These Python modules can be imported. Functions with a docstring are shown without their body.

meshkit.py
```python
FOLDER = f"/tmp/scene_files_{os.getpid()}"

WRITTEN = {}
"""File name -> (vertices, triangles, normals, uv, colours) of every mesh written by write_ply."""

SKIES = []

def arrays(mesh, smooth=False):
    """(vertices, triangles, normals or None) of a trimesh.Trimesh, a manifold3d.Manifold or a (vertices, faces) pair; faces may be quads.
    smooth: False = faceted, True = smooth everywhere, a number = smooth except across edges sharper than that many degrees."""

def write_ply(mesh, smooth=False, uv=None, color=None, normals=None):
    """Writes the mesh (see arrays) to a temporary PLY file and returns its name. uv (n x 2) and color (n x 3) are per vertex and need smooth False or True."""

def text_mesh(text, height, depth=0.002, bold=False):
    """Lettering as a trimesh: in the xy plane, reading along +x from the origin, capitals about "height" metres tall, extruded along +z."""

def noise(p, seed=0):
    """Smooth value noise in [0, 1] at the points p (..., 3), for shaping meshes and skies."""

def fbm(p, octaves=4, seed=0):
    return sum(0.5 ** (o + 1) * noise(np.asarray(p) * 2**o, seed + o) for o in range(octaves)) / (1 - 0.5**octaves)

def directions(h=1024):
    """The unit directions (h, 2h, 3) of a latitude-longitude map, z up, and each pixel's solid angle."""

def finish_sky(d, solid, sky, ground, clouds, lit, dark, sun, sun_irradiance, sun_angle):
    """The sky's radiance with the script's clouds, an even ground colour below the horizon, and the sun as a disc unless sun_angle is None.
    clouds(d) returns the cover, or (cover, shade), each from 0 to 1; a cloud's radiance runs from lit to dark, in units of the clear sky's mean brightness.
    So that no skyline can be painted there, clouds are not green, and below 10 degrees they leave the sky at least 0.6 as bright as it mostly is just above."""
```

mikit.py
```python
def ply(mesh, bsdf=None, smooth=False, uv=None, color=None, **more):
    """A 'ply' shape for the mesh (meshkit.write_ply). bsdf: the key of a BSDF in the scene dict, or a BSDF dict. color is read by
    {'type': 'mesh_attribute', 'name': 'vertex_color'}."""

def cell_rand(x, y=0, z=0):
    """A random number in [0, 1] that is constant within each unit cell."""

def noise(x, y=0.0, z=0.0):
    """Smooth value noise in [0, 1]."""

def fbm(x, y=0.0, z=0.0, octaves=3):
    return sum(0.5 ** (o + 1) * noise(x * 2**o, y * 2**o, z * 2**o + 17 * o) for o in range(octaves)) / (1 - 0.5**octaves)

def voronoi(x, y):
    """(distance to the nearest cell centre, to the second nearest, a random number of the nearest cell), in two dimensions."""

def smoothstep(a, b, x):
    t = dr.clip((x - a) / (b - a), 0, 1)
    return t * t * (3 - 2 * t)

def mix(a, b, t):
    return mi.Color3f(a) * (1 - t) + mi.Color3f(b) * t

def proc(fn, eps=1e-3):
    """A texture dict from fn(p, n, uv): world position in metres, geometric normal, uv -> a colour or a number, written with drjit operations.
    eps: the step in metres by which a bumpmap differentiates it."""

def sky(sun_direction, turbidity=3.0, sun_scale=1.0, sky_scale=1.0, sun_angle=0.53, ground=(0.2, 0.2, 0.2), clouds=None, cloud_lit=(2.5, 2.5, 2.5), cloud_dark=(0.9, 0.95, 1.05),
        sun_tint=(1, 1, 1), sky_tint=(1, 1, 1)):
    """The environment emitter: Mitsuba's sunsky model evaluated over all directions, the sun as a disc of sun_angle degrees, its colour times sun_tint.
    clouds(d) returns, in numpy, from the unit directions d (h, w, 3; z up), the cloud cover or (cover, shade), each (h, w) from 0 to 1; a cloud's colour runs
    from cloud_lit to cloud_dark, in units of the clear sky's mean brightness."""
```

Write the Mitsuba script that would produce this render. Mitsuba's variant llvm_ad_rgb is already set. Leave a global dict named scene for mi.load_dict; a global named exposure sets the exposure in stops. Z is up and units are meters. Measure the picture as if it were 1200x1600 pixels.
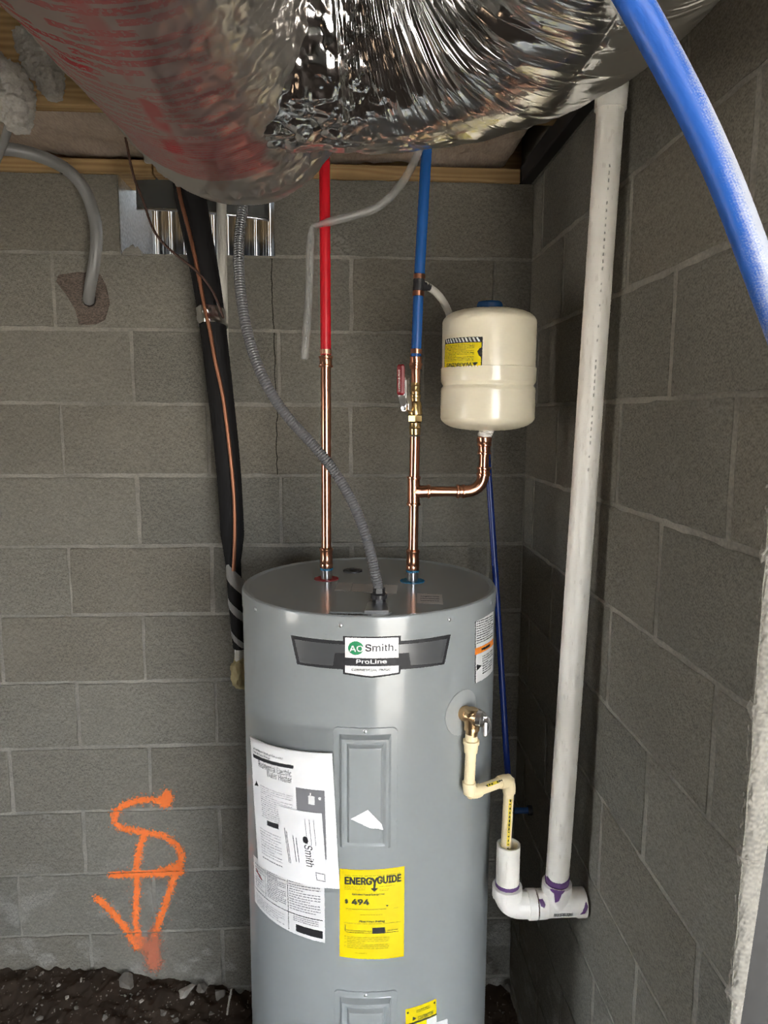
import math, random
import numpy as np, trimesh, mitsuba as mi, drjit as dr
import shapely, shapely.geometry as sg
from shapely import affinity
from scipy.interpolate import CubicSpline, PchipInterpolator
from scipy.ndimage import gaussian_filter
import mikit, meshkit
from mikit import proc, noise, fbm, voronoi, cell_rand, smoothstep, mix

random.seed(3); RNG = np.random.default_rng(3)
scene, labels = {'type': 'scene'}, {}
exposure = 0.0
# ------------------------------------------------------------------ camera, sky
F, YAW, PITCH, ROLL, ZC = 1109.0, .0596, .134, .0042, 1.87      # focal length in pixels of the 1200 wide frame
cy, sy, cp, sp = math.cos(YAW), math.sin(YAW), math.cos(PITCH), math.sin(PITCH)
_f = np.array([sy*cp, cy*cp, -sp]); _r = np.array([cy, -sy, 0]); _u = np.cross(_r, _f)
cr, sr = math.cos(ROLL), math.sin(ROLL)
M = np.array([cr*_r + sr*_u, -sr*_r + cr*_u, _f]); EYE = np.array([0, 0, ZC])
T = mi.ScalarTransform4f
scene['camera'] = {'type': 'perspective', 'fov': math.degrees(2*math.atan(600/F)), 'fov_axis': 'x', 'near_clip': .02, 'far_clip': 200,
                   'to_world': T().look_at(origin=EYE.tolist(), target=(EYE + M[2]).tolist(), up=M[1].tolist())}
scene['sky'] = mikit.sky((-.5, -.2, .85), turbidity=4.0, sun_scale=.8, sky_scale=1.0, ground=(.3, .3, .3),
                         clouds=lambda d: np.full(d.shape[:2], .8), cloud_lit=(1.5, 1.52, 1.52), cloud_dark=(1.2, 1.2, 1.22), sky_tint=(1., 1., .98), sun_tint=(.95, 1, 1.05))
exposure = 6.6

def ray(px, py): return np.array([(px-600)/F, -(py-800)/F, 1.]) @ M
def PY(px, py, y): d = ray(px, py); return EYE + d*(y/d[1])
def PXw(px, py, x): d = ray(px, py); return EYE + d*(x/d[0])
def PZ(px, py, z): d = ray(px, py); return EYE + d*((z-ZC)/d[2])

# ------------------------------------------------------------------ helpers
def add(key, mesh, bsdf, smooth=30, label=None, cat=None, group=None, kind=None, **more):
    if key in scene:
        i = 1
        while f'{key}_{i:03d}' in scene: i += 1
        key = f'{key}_{i:03d}'
    scene[key] = mikit.ply(mesh, bsdf, smooth=smooth, **more)
    tag(key, label, cat, group, kind)
    return key
def tag(key, label=None, cat=None, group=None, kind=None):
    if any(w in key for w in ('print', 'lettering', 'barcode', '__rule', 'emblem_letters')) and '__' in key: kind = kind or 'stuff'
    d = {k: v for k, v in (('label', label), ('category', cat), ('group', group), ('kind', kind)) if v}
    if d: labels[key] = {**labels.get(key, {}), **d}
def cat(*ms): return trimesh.util.concatenate([m for m in ms])
def box(lo, hi):
    lo, hi = np.asarray(lo, float), np.asarray(hi, float)
    m = trimesh.creation.box(hi-lo); m.apply_translation((lo+hi)/2); return m
def bevel_box(lo, hi, b):
    lo, hi = np.asarray(lo, float), np.asarray(hi, float)
    pts = [[(lo[0]+b*(i != 0) if sx < 0 else hi[0]-b*(i != 0)), (lo[1]+b*(i != 1) if sy_ < 0 else hi[1]-b*(i != 1)), (lo[2]+b*(i != 2) if sz < 0 else hi[2]-b*(i != 2))]
           for i in range(3) for sx in (-1, 1) for sy_ in (-1, 1) for sz in (-1, 1)]
    return trimesh.convex.convex_hull(np.array(pts))
def frames(P):
    t = np.gradient(P, axis=0); t /= np.linalg.norm(t, axis=1, keepdims=True)
    n = np.zeros_like(P); a = np.array([0, 0, 1.]) if abs(t[0, 2]) < .9 else np.array([0, -1., 0])
    v = a - t[0]*(a @ t[0]); n[0] = v/np.linalg.norm(v)
    for i in range(1, len(P)):
        v = n[i-1] - t[i]*(n[i-1] @ t[i]); n[i] = v/np.linalg.norm(v)
    return t, n, np.cross(t, n)
def spline(pts, n):
    pts = np.asarray(pts, float)
    if len(pts) == 2: return pts[0] + (pts[1]-pts[0])*np.linspace(0, 1, n)[:, None]
    u = np.r_[0, np.cumsum(np.linalg.norm(np.diff(pts, axis=0), axis=1))]
    return CubicSpline(u, pts)(np.linspace(0, u[-1], n))
def sweep(P, r, n=20, cap=True, ax=None):
    """tube through the points P (m x 3), radii r (m) or (m, n)"""
    P = np.asarray(P, float); t, a, b = frames(P); m = len(P)
    r = np.broadcast_to(np.asarray(r, float).reshape(m, -1) if np.ndim(r) else np.full((m, 1), r), (m, n))
    ang = np.arange(n)*2*np.pi/n
    V = P[:, None] + r[:, :, None]*(np.cos(ang)[None, :, None]*a[:, None] + np.sin(ang)[None, :, None]*b[:, None])
    i, j = np.meshgrid(np.arange(m-1), np.arange(n), indexing='ij'); k = (j+1) % n
    q = np.stack([i*n+j, i*n+k, (i+1)*n+k, (i+1)*n+j], -1).reshape(-1, 4)
    f = np.vstack([q[:, [0, 1, 2]], q[:, [0, 2, 3]]]); V = V.reshape(-1, 3)
    if cap:
        V = np.vstack([V, P[0], P[-1]]); jj = np.arange(n); kk = (jj+1) % n
        f = np.vstack([f, np.stack([kk, jj, 0*jj+m*n], 1), np.stack([(m-1)*n+jj, (m-1)*n+kk, 0*jj+m*n+1], 1)])
    return trimesh.Trimesh(V, f, process=False)
def tube(pts, r, ns=40, n=20): return sweep(spline(pts, ns), r, n)
def poly_tube(pts, r, bend, n=24, k=8):
    """straight runs joined by round bends"""
    pts = [np.asarray(p, float) for p in pts]; out = [pts[0]]
    for a, b, c in zip(pts, pts[1:], pts[2:]):
        u, v = (a-b)/np.linalg.norm(a-b), (c-b)/np.linalg.norm(c-b)
        for s in np.linspace(0, 1, k): out.append(b + u*bend*(1-s)**2 + v*bend*s**2)
    out.append(pts[-1]); return sweep(np.array(out), r, n)
def along(p0, p1, prof, n=32):
    """lathe about the line p0-p1; prof: (distance from p0 in metres, radius); open ends closed at the axis"""
    p0, p1 = np.asarray(p0, float), np.asarray(p1, float); d = (p1-p0)/np.linalg.norm(p1-p0)
    prof = [(prof[0][0], 0)] + list(prof) + [(prof[-1][0], 0)]
    m = trimesh.creation.revolve(np.array([(max(r, 0), t) for t, r in prof]), sections=n)
    m.apply_transform(trimesh.geometry.align_vectors([0, 0, 1], d)); m.apply_translation(p0); m.fix_normals(); return m
def zlathe(x, y, prof, n=64):
    m = trimesh.creation.revolve(np.array([(max(r, 0), z) for r, z in prof]), sections=n); m.apply_translation([x, y, 0]); m.fix_normals(); return m
def hexn(p, d, r, h):
    m = trimesh.creation.cylinder(radius=r, height=h, sections=6); m.apply_transform(trimesh.transformations.rotation_matrix(.42, [0, 0, 1])); m.apply_transform(trimesh.geometry.align_vectors([0, 0, 1], d)); m.apply_translation(p); return m
def extr(poly, h):
    gs = [g for g in getattr(poly, 'geoms', [poly]) if g.area > 1e-12 and g.geom_type == 'Polygon']
    return cat(*[trimesh.creation.extrude_polygon(g, h, engine='earcut') for g in gs])
def grid(nu, nv, fn):
    u, v = np.meshgrid(np.linspace(0, 1, nu), np.linspace(0, 1, nv), indexing='ij')
    V = fn(u.ravel(), v.ravel()); i, j = np.meshgrid(np.arange(nu-1), np.arange(nv-1), indexing='ij')
    q = np.stack([i*nv+j, (i+1)*nv+j, (i+1)*nv+j+1, i*nv+j+1], -1).reshape(-1, 4)
    return trimesh.Trimesh(V, np.vstack([q[:, [0, 1, 2]], q[:, [0, 2, 3]]]), process=False)

# ------------------------------------------------------------------ materials
def mat(name, d): scene[name] = d; return name
def pr(rgb, rough=.5, metal=0., spec=.5, coat=0., **k):
    c = rgb if isinstance(rgb, dict) else {'type': 'rgb', 'value': list(rgb)}
    d = {'type': 'principled', 'base_color': c, 'roughness': rough, 'metallic': metal, **k}
    if not metal: d['specular'] = spec
    if coat: d.update(clearcoat=coat, clearcoat_gloss=.95)
    return {'type': 'twosided', 'nested': d}
CRACK = [(425, 402), (424, 450), (428, 520), (430, 590), (433, 640), (431, 700), (434, 745)]
CRACK = [PY(a, b, 2.05)[[0, 2]] for a, b in CRACK]
def seg_dist(x, z, pts):
    d = mi.Float(9)
    for (x0, z0), (x1, z1) in zip(pts, pts[1:]):
        ex, ez = float(x1-x0), float(z1-z0); h = dr.clip(((x-float(x0))*ex + (z-float(z0))*ez)/(ex*ex+ez*ez), 0, 1)
        d = dr.minimum(d, dr.sqrt(dr.square(x-float(x0)-ex*h) + dr.square(z-float(z0)-ez*h)))
    return d
def block_col(tone, warm):
    base = np.array([.172, .165, .141])*tone*np.array([1+warm, 1, 1-warm])
    def fn(p, n, uv):
        s = noise(p.x*420, p.y*420, p.z*420); g = noise(p.x*190+7, p.y*190, p.z*190); big = fbm(p.x*5, p.y*5, p.z*5, 3)
        c = mi.Color3f(*[float(v) for v in base])*(.55 + .5*s + .35*g + .22*(big-.5))
        pale = smoothstep(.70, .84, fbm(p.x*9+3, p.y*9, p.z*9+1, 3))*.5
        c = mix(c, (.23, .222, .20), pale*smoothstep(.3, .7, g))
        low = smoothstep(.62, .30, p.z)*smoothstep(.52, .7, fbm(p.x*14, p.y*14, p.z*20, 3))       # white bloom of salts near the ground
        c = mix(c, (.34, .333, .31), low*.75*s)
        wob = .004*(noise(p.x*60, p.z*60)-.5)
        return mix(c, (.03, .028, .024), smoothstep(.0022, .0008, seg_dist(p.x+wob, p.z, CRACK))*smoothstep(1.98, 2.0, p.y))
    return fn
def rough_h(p, n, uv): return .5*noise(p.x*230, p.y*230, p.z*230) + .5*noise(p.x*480, p.y*480, p.z*480)
BUMP = proc(rough_h, eps=6e-4)
BLOCKS = []
for i, (t, w) in enumerate([(1.0, .02), (.93, .0), (1.07, .01), (.97, .035)]):
    BLOCKS.append(mat(f'mat_block{i}', {'type': 'bumpmap', 'arbitrary': BUMP, 'scale': .0036, 'bsdf': pr(proc(block_col(t, w)), .95, spec=.15)}))
def mortar_col(p, n, uv):
    g = noise(p.x*260, p.y*260, p.z*260); b = fbm(p.x*11, p.y*11, p.z*11, 3)
    return mi.Color3f(.215, .204, .178)*(.45 + .35*g + .9*b)
mat('mat_mortar', {'type': 'bumpmap', 'arbitrary': BUMP, 'scale': .0018, 'bsdf': pr(proc(mortar_col), .95, spec=.15)})
mat('mat_mortar_pale', {'type': 'bumpmap', 'arbitrary': BUMP, 'scale': .003, 'bsdf': pr(proc(lambda p, n, uv: mi.Color3f(.27, .255, .222)*(.6+.5*noise(p.x*260, p.y*260, p.z*260)+.25*fbm(p.x*12, p.y*12, p.z*12))), .95, spec=.15)})
mat('mat_aggregate', pr(proc(lambda p, n, uv: mi.Color3f(0.124, 0.0992, 0.0837)*(.4+1.0*noise(p.x*330, p.y*330, p.z*330))), .95, spec=.15))
def dirt_col(p, n, uv):
    g = noise(p.x*170, p.y*170, p.z*170); b = fbm(p.x*18, p.y*18, p.z*18, 4)
    return mix(mi.Color3f(.028, .019, .0125)*(.5+1.0*b), (.14, .12, .098), smoothstep(.80, .93, g)*.8)
mat('mat_dirt', pr(proc(dirt_col), .9, spec=.25))
mat('mat_yard', pr((.24, .245, .25), .95, spec=.1))
mat('mat_stone', pr(proc(lambda p, n, uv: mi.Color3f(0.119, 0.108, 0.091)*(.6+.8*fbm(p.x*60, p.y*60, p.z*60))), .85, spec=.3))
mat('mat_stone_pale', pr(proc(lambda p, n, uv: mi.Color3f(0.3, 0.277, 0.24)*(.6+.8*fbm(p.x*60, p.y*60, p.z*60))), .85, spec=.3))
def wood_col(p, n, uv):
    w = fbm(p.x*3, p.y*30, p.z*30, 2); rings = dr.sin((p.z*1.0 + p.y*.6)*420 + w*14 + p.x*3)
    return mix((.34, .225, .105), (.26, .16, .068), .5+.5*rings)*(.75+.4*fbm(p.x*2, p.y*60, p.z*60))
mat('mat_wood', pr(proc(wood_col), .7, spec=.3))
mat('mat_ply', pr((0.231, 0.168, 0.105), .8))
mat('mat_ins_tan', pr(proc(lambda p, n, uv: mix((0.285, 0.223, 0.174), (0.384, 0.31, 0.254), fbm(p.x*14, p.y*14, p.z*14, 4))*(.85+.3*noise(p.x*300, p.y*80, p.z*300))), 1., spec=.0, sheen=.5))
mat('mat_ins_white', pr(proc(lambda p, n, uv: mix((0.26, 0.236, 0.205), (0.459, 0.446, 0.415), fbm(p.x*16, p.y*16, p.z*16, 4))*(.85+.3*noise(p.x*300, p.y*300, p.z*300))), 1., spec=.0, sheen=.5))
mat('mat_black', pr((.018, .018, .019), .75)); mat('mat_black_foam', pr((.007, .007, .0075), .7, spec=.25)); mat('mat_black_plastic', pr((.02, .02, .022), .35))
mat('mat_foil', pr((0.72, 0.72, 0.72), .13, 1.))
def red_foil(p, n, uv):
    s, t = uv.x, uv.y                                   # metres along and around the duct
    near = smoothstep(.915, .895, s + .03*t)                    # big lettering, then a panel of fine print
    r1 = dr.floor(s*62); l1 = dr.abs(s*62 - r1 - .5); off = cell_rand(r1, 3)*3
    w1 = smoothstep(.25, .36, noise(t*38 + off, r1*5.7, 2))*(.50+.50*smoothstep(.40, .55, fbm(s*6+2, t*9 + 4, 0, 2)))
    c1 = smoothstep(.2, .45, noise(t*420, s*420, 1))
    big = smoothstep(.42, .26, l1)*w1*(.45+.55*c1)
    r2 = dr.floor(s*150); l2 = dr.abs(s*150 - r2 - .5)
    fine = smoothstep(.45, .2, l2)*(.35+.65*noise(t*300, r2*3.1, 7))*smoothstep(.2, .4, noise(t*20, r2*.7, 3))
    area = smoothstep(-.075, -.055, t + .02*noise(s*30, 0, 1))*smoothstep(.160, .135, t + .02*noise(s*9, 4, 1))*smoothstep(1.045, 1.035, s)
    bold = smoothstep(.017, .005, dr.abs(t - .022 + .012*dr.sin(s*11)))*smoothstep(.35, .6, fbm(s*22, t*30, 3, 2))
    wear = .6 + .4*smoothstep(.3, .7, fbm(s*12+5, t*12, 2, 3))
    k = near*dr.maximum(dr.maximum(big, .75*bold), .22) + (1-near)*(.42 + .30*fine + .4*bold)
    return mix((.36, .335, .31), (.50, .016, .032), dr.clip(k*wear*area, 0, 1))
mat('mat_foil_print', pr(proc(red_foil), .19, .82))
mat('mat_galv', pr(proc(lambda p, n, uv: mi.Color3f(0.648, 0.666, 0.684)*(.72+.4*noise(p.x*160, p.y*160, p.z*160))), .30, 1.))
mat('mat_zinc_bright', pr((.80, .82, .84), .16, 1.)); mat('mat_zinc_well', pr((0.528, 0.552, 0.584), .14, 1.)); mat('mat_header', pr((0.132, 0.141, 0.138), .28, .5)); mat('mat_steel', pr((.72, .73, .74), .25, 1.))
mat('mat_enamel', pr((.235, .253, .254), .17, spec=.45, coat=.6)); mat('mat_enamel_pale', pr((.31, .325, .32), .3, spec=.5))
mat('mat_cream', pr((.77, .705, .54), .18, spec=.5, coat=.4))
mat('mat_copper', pr(proc(lambda p, n, uv: mix((0.731, 0.391, 0.255), (0.612, 0.289, 0.187), fbm(p.x*60, p.y*60, p.z*25, 3))), .20, 1.)); mat('mat_copper_dull', pr((.62, .36, .25), .35, .9)); mat('mat_copper_line', pr((.30, .13, .072), .4, .8))
mat('mat_brass', pr((0.612, 0.451, 0.212), .24, 1.)); mat('mat_bronze', pr((.58, .40, .22), .28, 1.))
mat('mat_pex_red', pr((0.432, 0.00864, 0.0158), .33, spec=.5)); mat('mat_pex_blue', pr((0.013, 0.0756, 0.259), .33, spec=.5)); mat('mat_blue_line', pr((0.0075, 0.021, 0.128), .28, spec=.5))
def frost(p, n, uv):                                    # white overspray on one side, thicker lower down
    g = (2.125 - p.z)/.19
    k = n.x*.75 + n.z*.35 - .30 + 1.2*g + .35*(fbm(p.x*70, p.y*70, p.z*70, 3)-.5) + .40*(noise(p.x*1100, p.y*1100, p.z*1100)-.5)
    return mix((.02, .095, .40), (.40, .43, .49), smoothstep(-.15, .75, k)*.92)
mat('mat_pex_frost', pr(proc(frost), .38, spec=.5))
mat('mat_blue_cap', pr((0.0084, 0.049, 0.14), .45)); mat('mat_red_grip', pr((0.16, 0.0064, 0.0104), .45)); mat('mat_red_disc', pr((0.21, 0.0126, 0.0154), .5)); mat('mat_blue_disc', pr((0.0105, 0.119, 0.224), .5))
def pvc(base, dirt=.5):
    def fn(p, n, uv):
        d = smoothstep(.60, .80, fbm(p.x*50, p.y*50, p.z*9, 4)); sc = smoothstep(.80, .86, noise(p.x*260, p.y*260, p.z*70))
        return mix(mi.Color3f(*base), (.28, .24, .17), d*dirt*.35 + sc*dirt*.3)
    return fn
mat('mat_pvc', pr(proc(pvc((.86, .835, .76))), .32, spec=.5)); mat('mat_pvc_white', pr(proc(pvc((.90, .88, .82), .25)), .32)); mat('mat_cpvc', pr(proc(pvc((.88, .74, .46), .3)), .35)); mat('mat_cpvc_stripe', pr((0.807, 0.627, 0.057), .4))
mat('mat_primer', pr((0.128, 0.06, 0.192), .4)); mat('mat_ink', pr((.012, .012, .014), .6)); mat('mat_ink_grey', pr((.17, .17, .18), .6)); mat('mat_print_faint', pr((.36, .34, .30), .6)); mat('mat_paper', pr((.74, .74, .735), .5)); mat('mat_white_label', pr((.68, .68, .67), .35))
mat('mat_yellow', pr((.66, .52, .0), .45)); mat('mat_yellow_ink', pr((.30, .25, .01), .5)); mat('mat_orange_ink', pr((.75, .23, .03), .5)); mat('mat_green', pr((.02, .22, .085), .4)); mat('mat_badge_grey', pr((0.12, 0.124, 0.128), .3, .5))
mat('mat_paint', pr((0.807, 0.178, 0.0298), .6)); mat('mat_paint_faint', pr((0.434, 0.133, 0.07), .75))
mat('mat_conduit', pr((0.0899, 0.093, 0.0961), .26, spec=.6)); mat('mat_cable', pr((0.186, 0.186, 0.18), .38)); mat('mat_brown', pr((0.065, 0.0325, 0.0228), .5)); mat('mat_lid_label', pr((.40, .39, .37), .5)); mat('mat_teflon', pr((0.697, 0.689, 0.646), .5)); mat('mat_tube_white', pr((0.45, 0.435, 0.39), .35)); mat('mat_tape', pr((0.234, 0.231, 0.221), .4)); mat('mat_spray_foam', pr((0.358, 0.299, 0.156), .9)); mat('mat_door', pr(proc(lambda p, n, uv: mi.Color3f(.030, .030, .030)*(.4+1.2*fbm(p.x*16, p.y*16, p.z*9, 4))), .45, spec=.4))
mat('mat_vinyl', {'type': 'blendbsdf', 'weight': .20, 'bsdf_0': {'type': 'thindielectric', 'int_ior': 1.4}, 'bsdf_1': pr((0.434, 0.434, 0.42), .3)})
mat('mat_pouch', {'type': 'thindielectric', 'int_ior': 1.5})

# ------------------------------------------------------------------ setting: walls
YW, XW0 = 2.0552, .5379
ZTOP, CH, BL = ZC + .6418, .2032, .4064
ROWS = 13
def wx(y): return XW0 + (y-YW)*.0074
YE = .845
MJ = .0052                                    # half a joint
OPEN = (-.600, -.183)
def slab(x0, x1, z0, z1, depth, cut=None, rng=None):
    """a block seen from the front: rough rim, small chamfer; local x, z in the face and y = -depth in front"""
    nx, nz = max(4, int((x1-x0)/.03)), 6
    e = np.vstack([np.c_[np.linspace(x0, x1, nx, endpoint=False), np.full(nx, z0)], np.c_[np.full(nz, x1), np.linspace(z0, z1, nz, endpoint=False)],
                   np.c_[np.linspace(x1, x0, nx, endpoint=False), np.full(nx, z1)], np.c_[np.full(nz, x0), np.linspace(z1, z0, nz, endpoint=False)]])
    c = np.array([(x0+x1)/2, (z0+z1)/2]); n = len(e)
    o = e + rng.normal(0, .0011, e.shape); inn = e + (c-e)/np.linalg.norm(c-e, axis=1)[:, None]*.0045 + rng.normal(0, .0009, e.shape)
    ins2 = c + (e-c)*.90
    V = np.vstack([np.c_[o[:, 0], np.full(n, .004), o[:, 1]], np.c_[o[:, 0], np.full(n, -depth*.35), o[:, 1]], np.c_[inn[:, 0], -depth + rng.normal(0, .0004, n), inn[:, 1]], np.c_[ins2[:, 0], np.full(n, -depth), ins2[:, 1]], [[c[0], -depth, c[1]]]])
    f = []
    for a in range(3):
        for i in range(n):
            j = (i+1) % n; f += [[a*n+i, a*n+j, (a+1)*n+j], [a*n+i, (a+1)*n+j, (a+1)*n+i]]
    f += [[3*n+i, 3*n+(i+1) % n, 4*n] for i in range(n)]
    return trimesh.Trimesh(V, f, process=False)
FACE = .0026                                   # blocks stand this far proud of the joints
# back wall: the bed of mortar, with the opening left free
HOLE = PY(139, 468, YW)
zt = ZTOP
m = cat(box((-2.6, YW+.002, -.3), (OPEN[0], YW+.19, zt)), box((OPEN[1], YW+.002, -.3), (XW0+.2, YW+.19, zt)), box((OPEN[0], YW+.002, -.3), (OPEN[1], YW+.19, zt-CH)))
hb = trimesh.creation.cylinder(radius=.020, segment=[(HOLE[0], YW-.05, HOLE[2]), (HOLE[0], YW+.1, HOLE[2])], sections=20)
m = cat(box((-2.6, YW+.002, -.3), (OPEN[0], YW+.19, zt)).difference(hb), box((OPEN[1], YW+.002, -.3), (XW0+.2, YW+.19, zt)), box((OPEN[0], YW+.002, -.3), (OPEN[1], YW+.19, zt-CH)))
add('wall_back', m, 'mat_mortar', False, kind='structure')
PATCH = [(235, 640), (245, 612), (330, 600), (420, 610), (445, 660), (460, 730), (440, 800), (400, 820), (330, 820), (315, 760), (280, 700)]
PATCH = sg.Polygon([PY(a/2.667, 200+b/2.667, YW)[[0, 2]] for a, b in PATCH]).buffer(0)
rb = np.random.default_rng(11); k = 0
for row in range(ROWS):
    z1, z0 = zt - row*CH - (MJ if row else 0), zt - (row+1)*CH + MJ
    off = -.785 if row % 2 else -.583
    edges = sorted([off + BL*i for i in range(-5, 6)])
    edges = [e for e in edges if -2.55 < e < XW0-.05] + [XW0-.001]
    if edges[0] > -2.5: edges = [-2.58] + edges
    for a, b in zip(edges, edges[1:]):
        if row == 0 and a > -.62 and b < -.15: continue
        x0, x1 = a + MJ + rb.normal(0, .0012), b - (MJ if b < XW0-.01 else 0) + rb.normal(0, .0012)
        if row == 0 and abs(b-(-.583)) < .01: x1 = OPEN[0]
        if row == 0 and abs(a-(-.177)) < .01: x0 = OPEN[1]
        body = sg.box(x0, z0, x1, z1)
        tone = BLOCKS[rb.integers(0, 4)]
        if body.intersects(PATCH):
            q = extr(body.difference(PATCH), FACE+.006); q.vertices = np.c_[q.vertices[:, 0], YW + .006 - q.vertices[:, 2], q.vertices[:, 1]]; q.fix_normals()
            hole_block = add('wall_back__block', q, tone, 20)
            continue
        q = slab(x0, x1, z0 + rb.normal(0, .0008), z1 + rb.normal(0, .0008), FACE + rb.normal(0, .0006), rng=rb)
        q.vertices[:, 1] += YW; q.fix_normals()
        add('wall_back__block', q, tone, 25)
# broken patch round the cable hole
pts = RNG.uniform(PATCH.bounds[:2], PATCH.bounds[2:], (5200, 2)); pts = np.array([p for p in pts if PATCH.contains(sg.Point(p))])
pts = np.vstack([pts, [PATCH.exterior.interpolate(t, True).coords[0] for t in np.linspace(0, 1, 220, endpoint=False)]])
from scipy.spatial import Delaunay
tri = Delaunay(pts).simplices; cen = pts[tri].mean(1); tri = tri[[PATCH.buffer(1e-5).contains(sg.Point(c)) for c in cen]]
dd = np.hypot((pts[:, 0]-HOLE[0]), (pts[:, 1]-HOLE[2])); edge = np.array([PATCH.exterior.distance(sg.Point(p)) for p in pts])
dep = np.minimum(-.0008 + np.minimum(edge*.3, .0025) + .0025*meshkit.noise(np.c_[pts*220, pts[:, :1]*0]), .0028) + np.where(dd < .018, .05, 0)
q = trimesh.Trimesh(np.c_[pts[:, 0], YW - FACE + .001 + dep, pts[:, 1]], tri, process=False); q.fix_normals()
add('wall_back__broken_patch', q, 'mat_aggregate', False, label='rough dark broken patch around the cable hole')
# right wall
m = box((.0010, YE, -.3), (.2, YW+.1, zt)); m.vertices[:, 0] += wx(m.vertices[:, 1])
add('wall_right', m, 'mat_mortar', False, kind='structure')
for row in range(ROWS):
    z1, z0 = zt - row*CH - (MJ if row else 0), zt - (row+1)*CH + MJ
    off = .934 if row % 2 else 1.139
    edges = [YE-.002] + [off + BL*i for i in range(-1, 4) if YE+.03 < off + BL*i < YW-.02] + [YW-FACE-.001]
    for a, b in zip(edges, edges[1:]):
        y0, y1 = a + (MJ+.003 if a > YE else 0), b - (MJ+.003)*(b < YW-.01)
        q = slab(y0, y1, z0 + rb.normal(0, .0008), z1 + rb.normal(0, .0008), FACE*.45 + rb.normal(0, .0004), rng=rb)
        v = q.vertices.copy(); q.vertices = np.c_[wx(v[:, 0]) + v[:, 1], v[:, 0], v[:, 2]]; q.fix_normals()
        add('wall_right__block', q, BLOCKS[rb.integers(0, 4)], 25)
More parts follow.
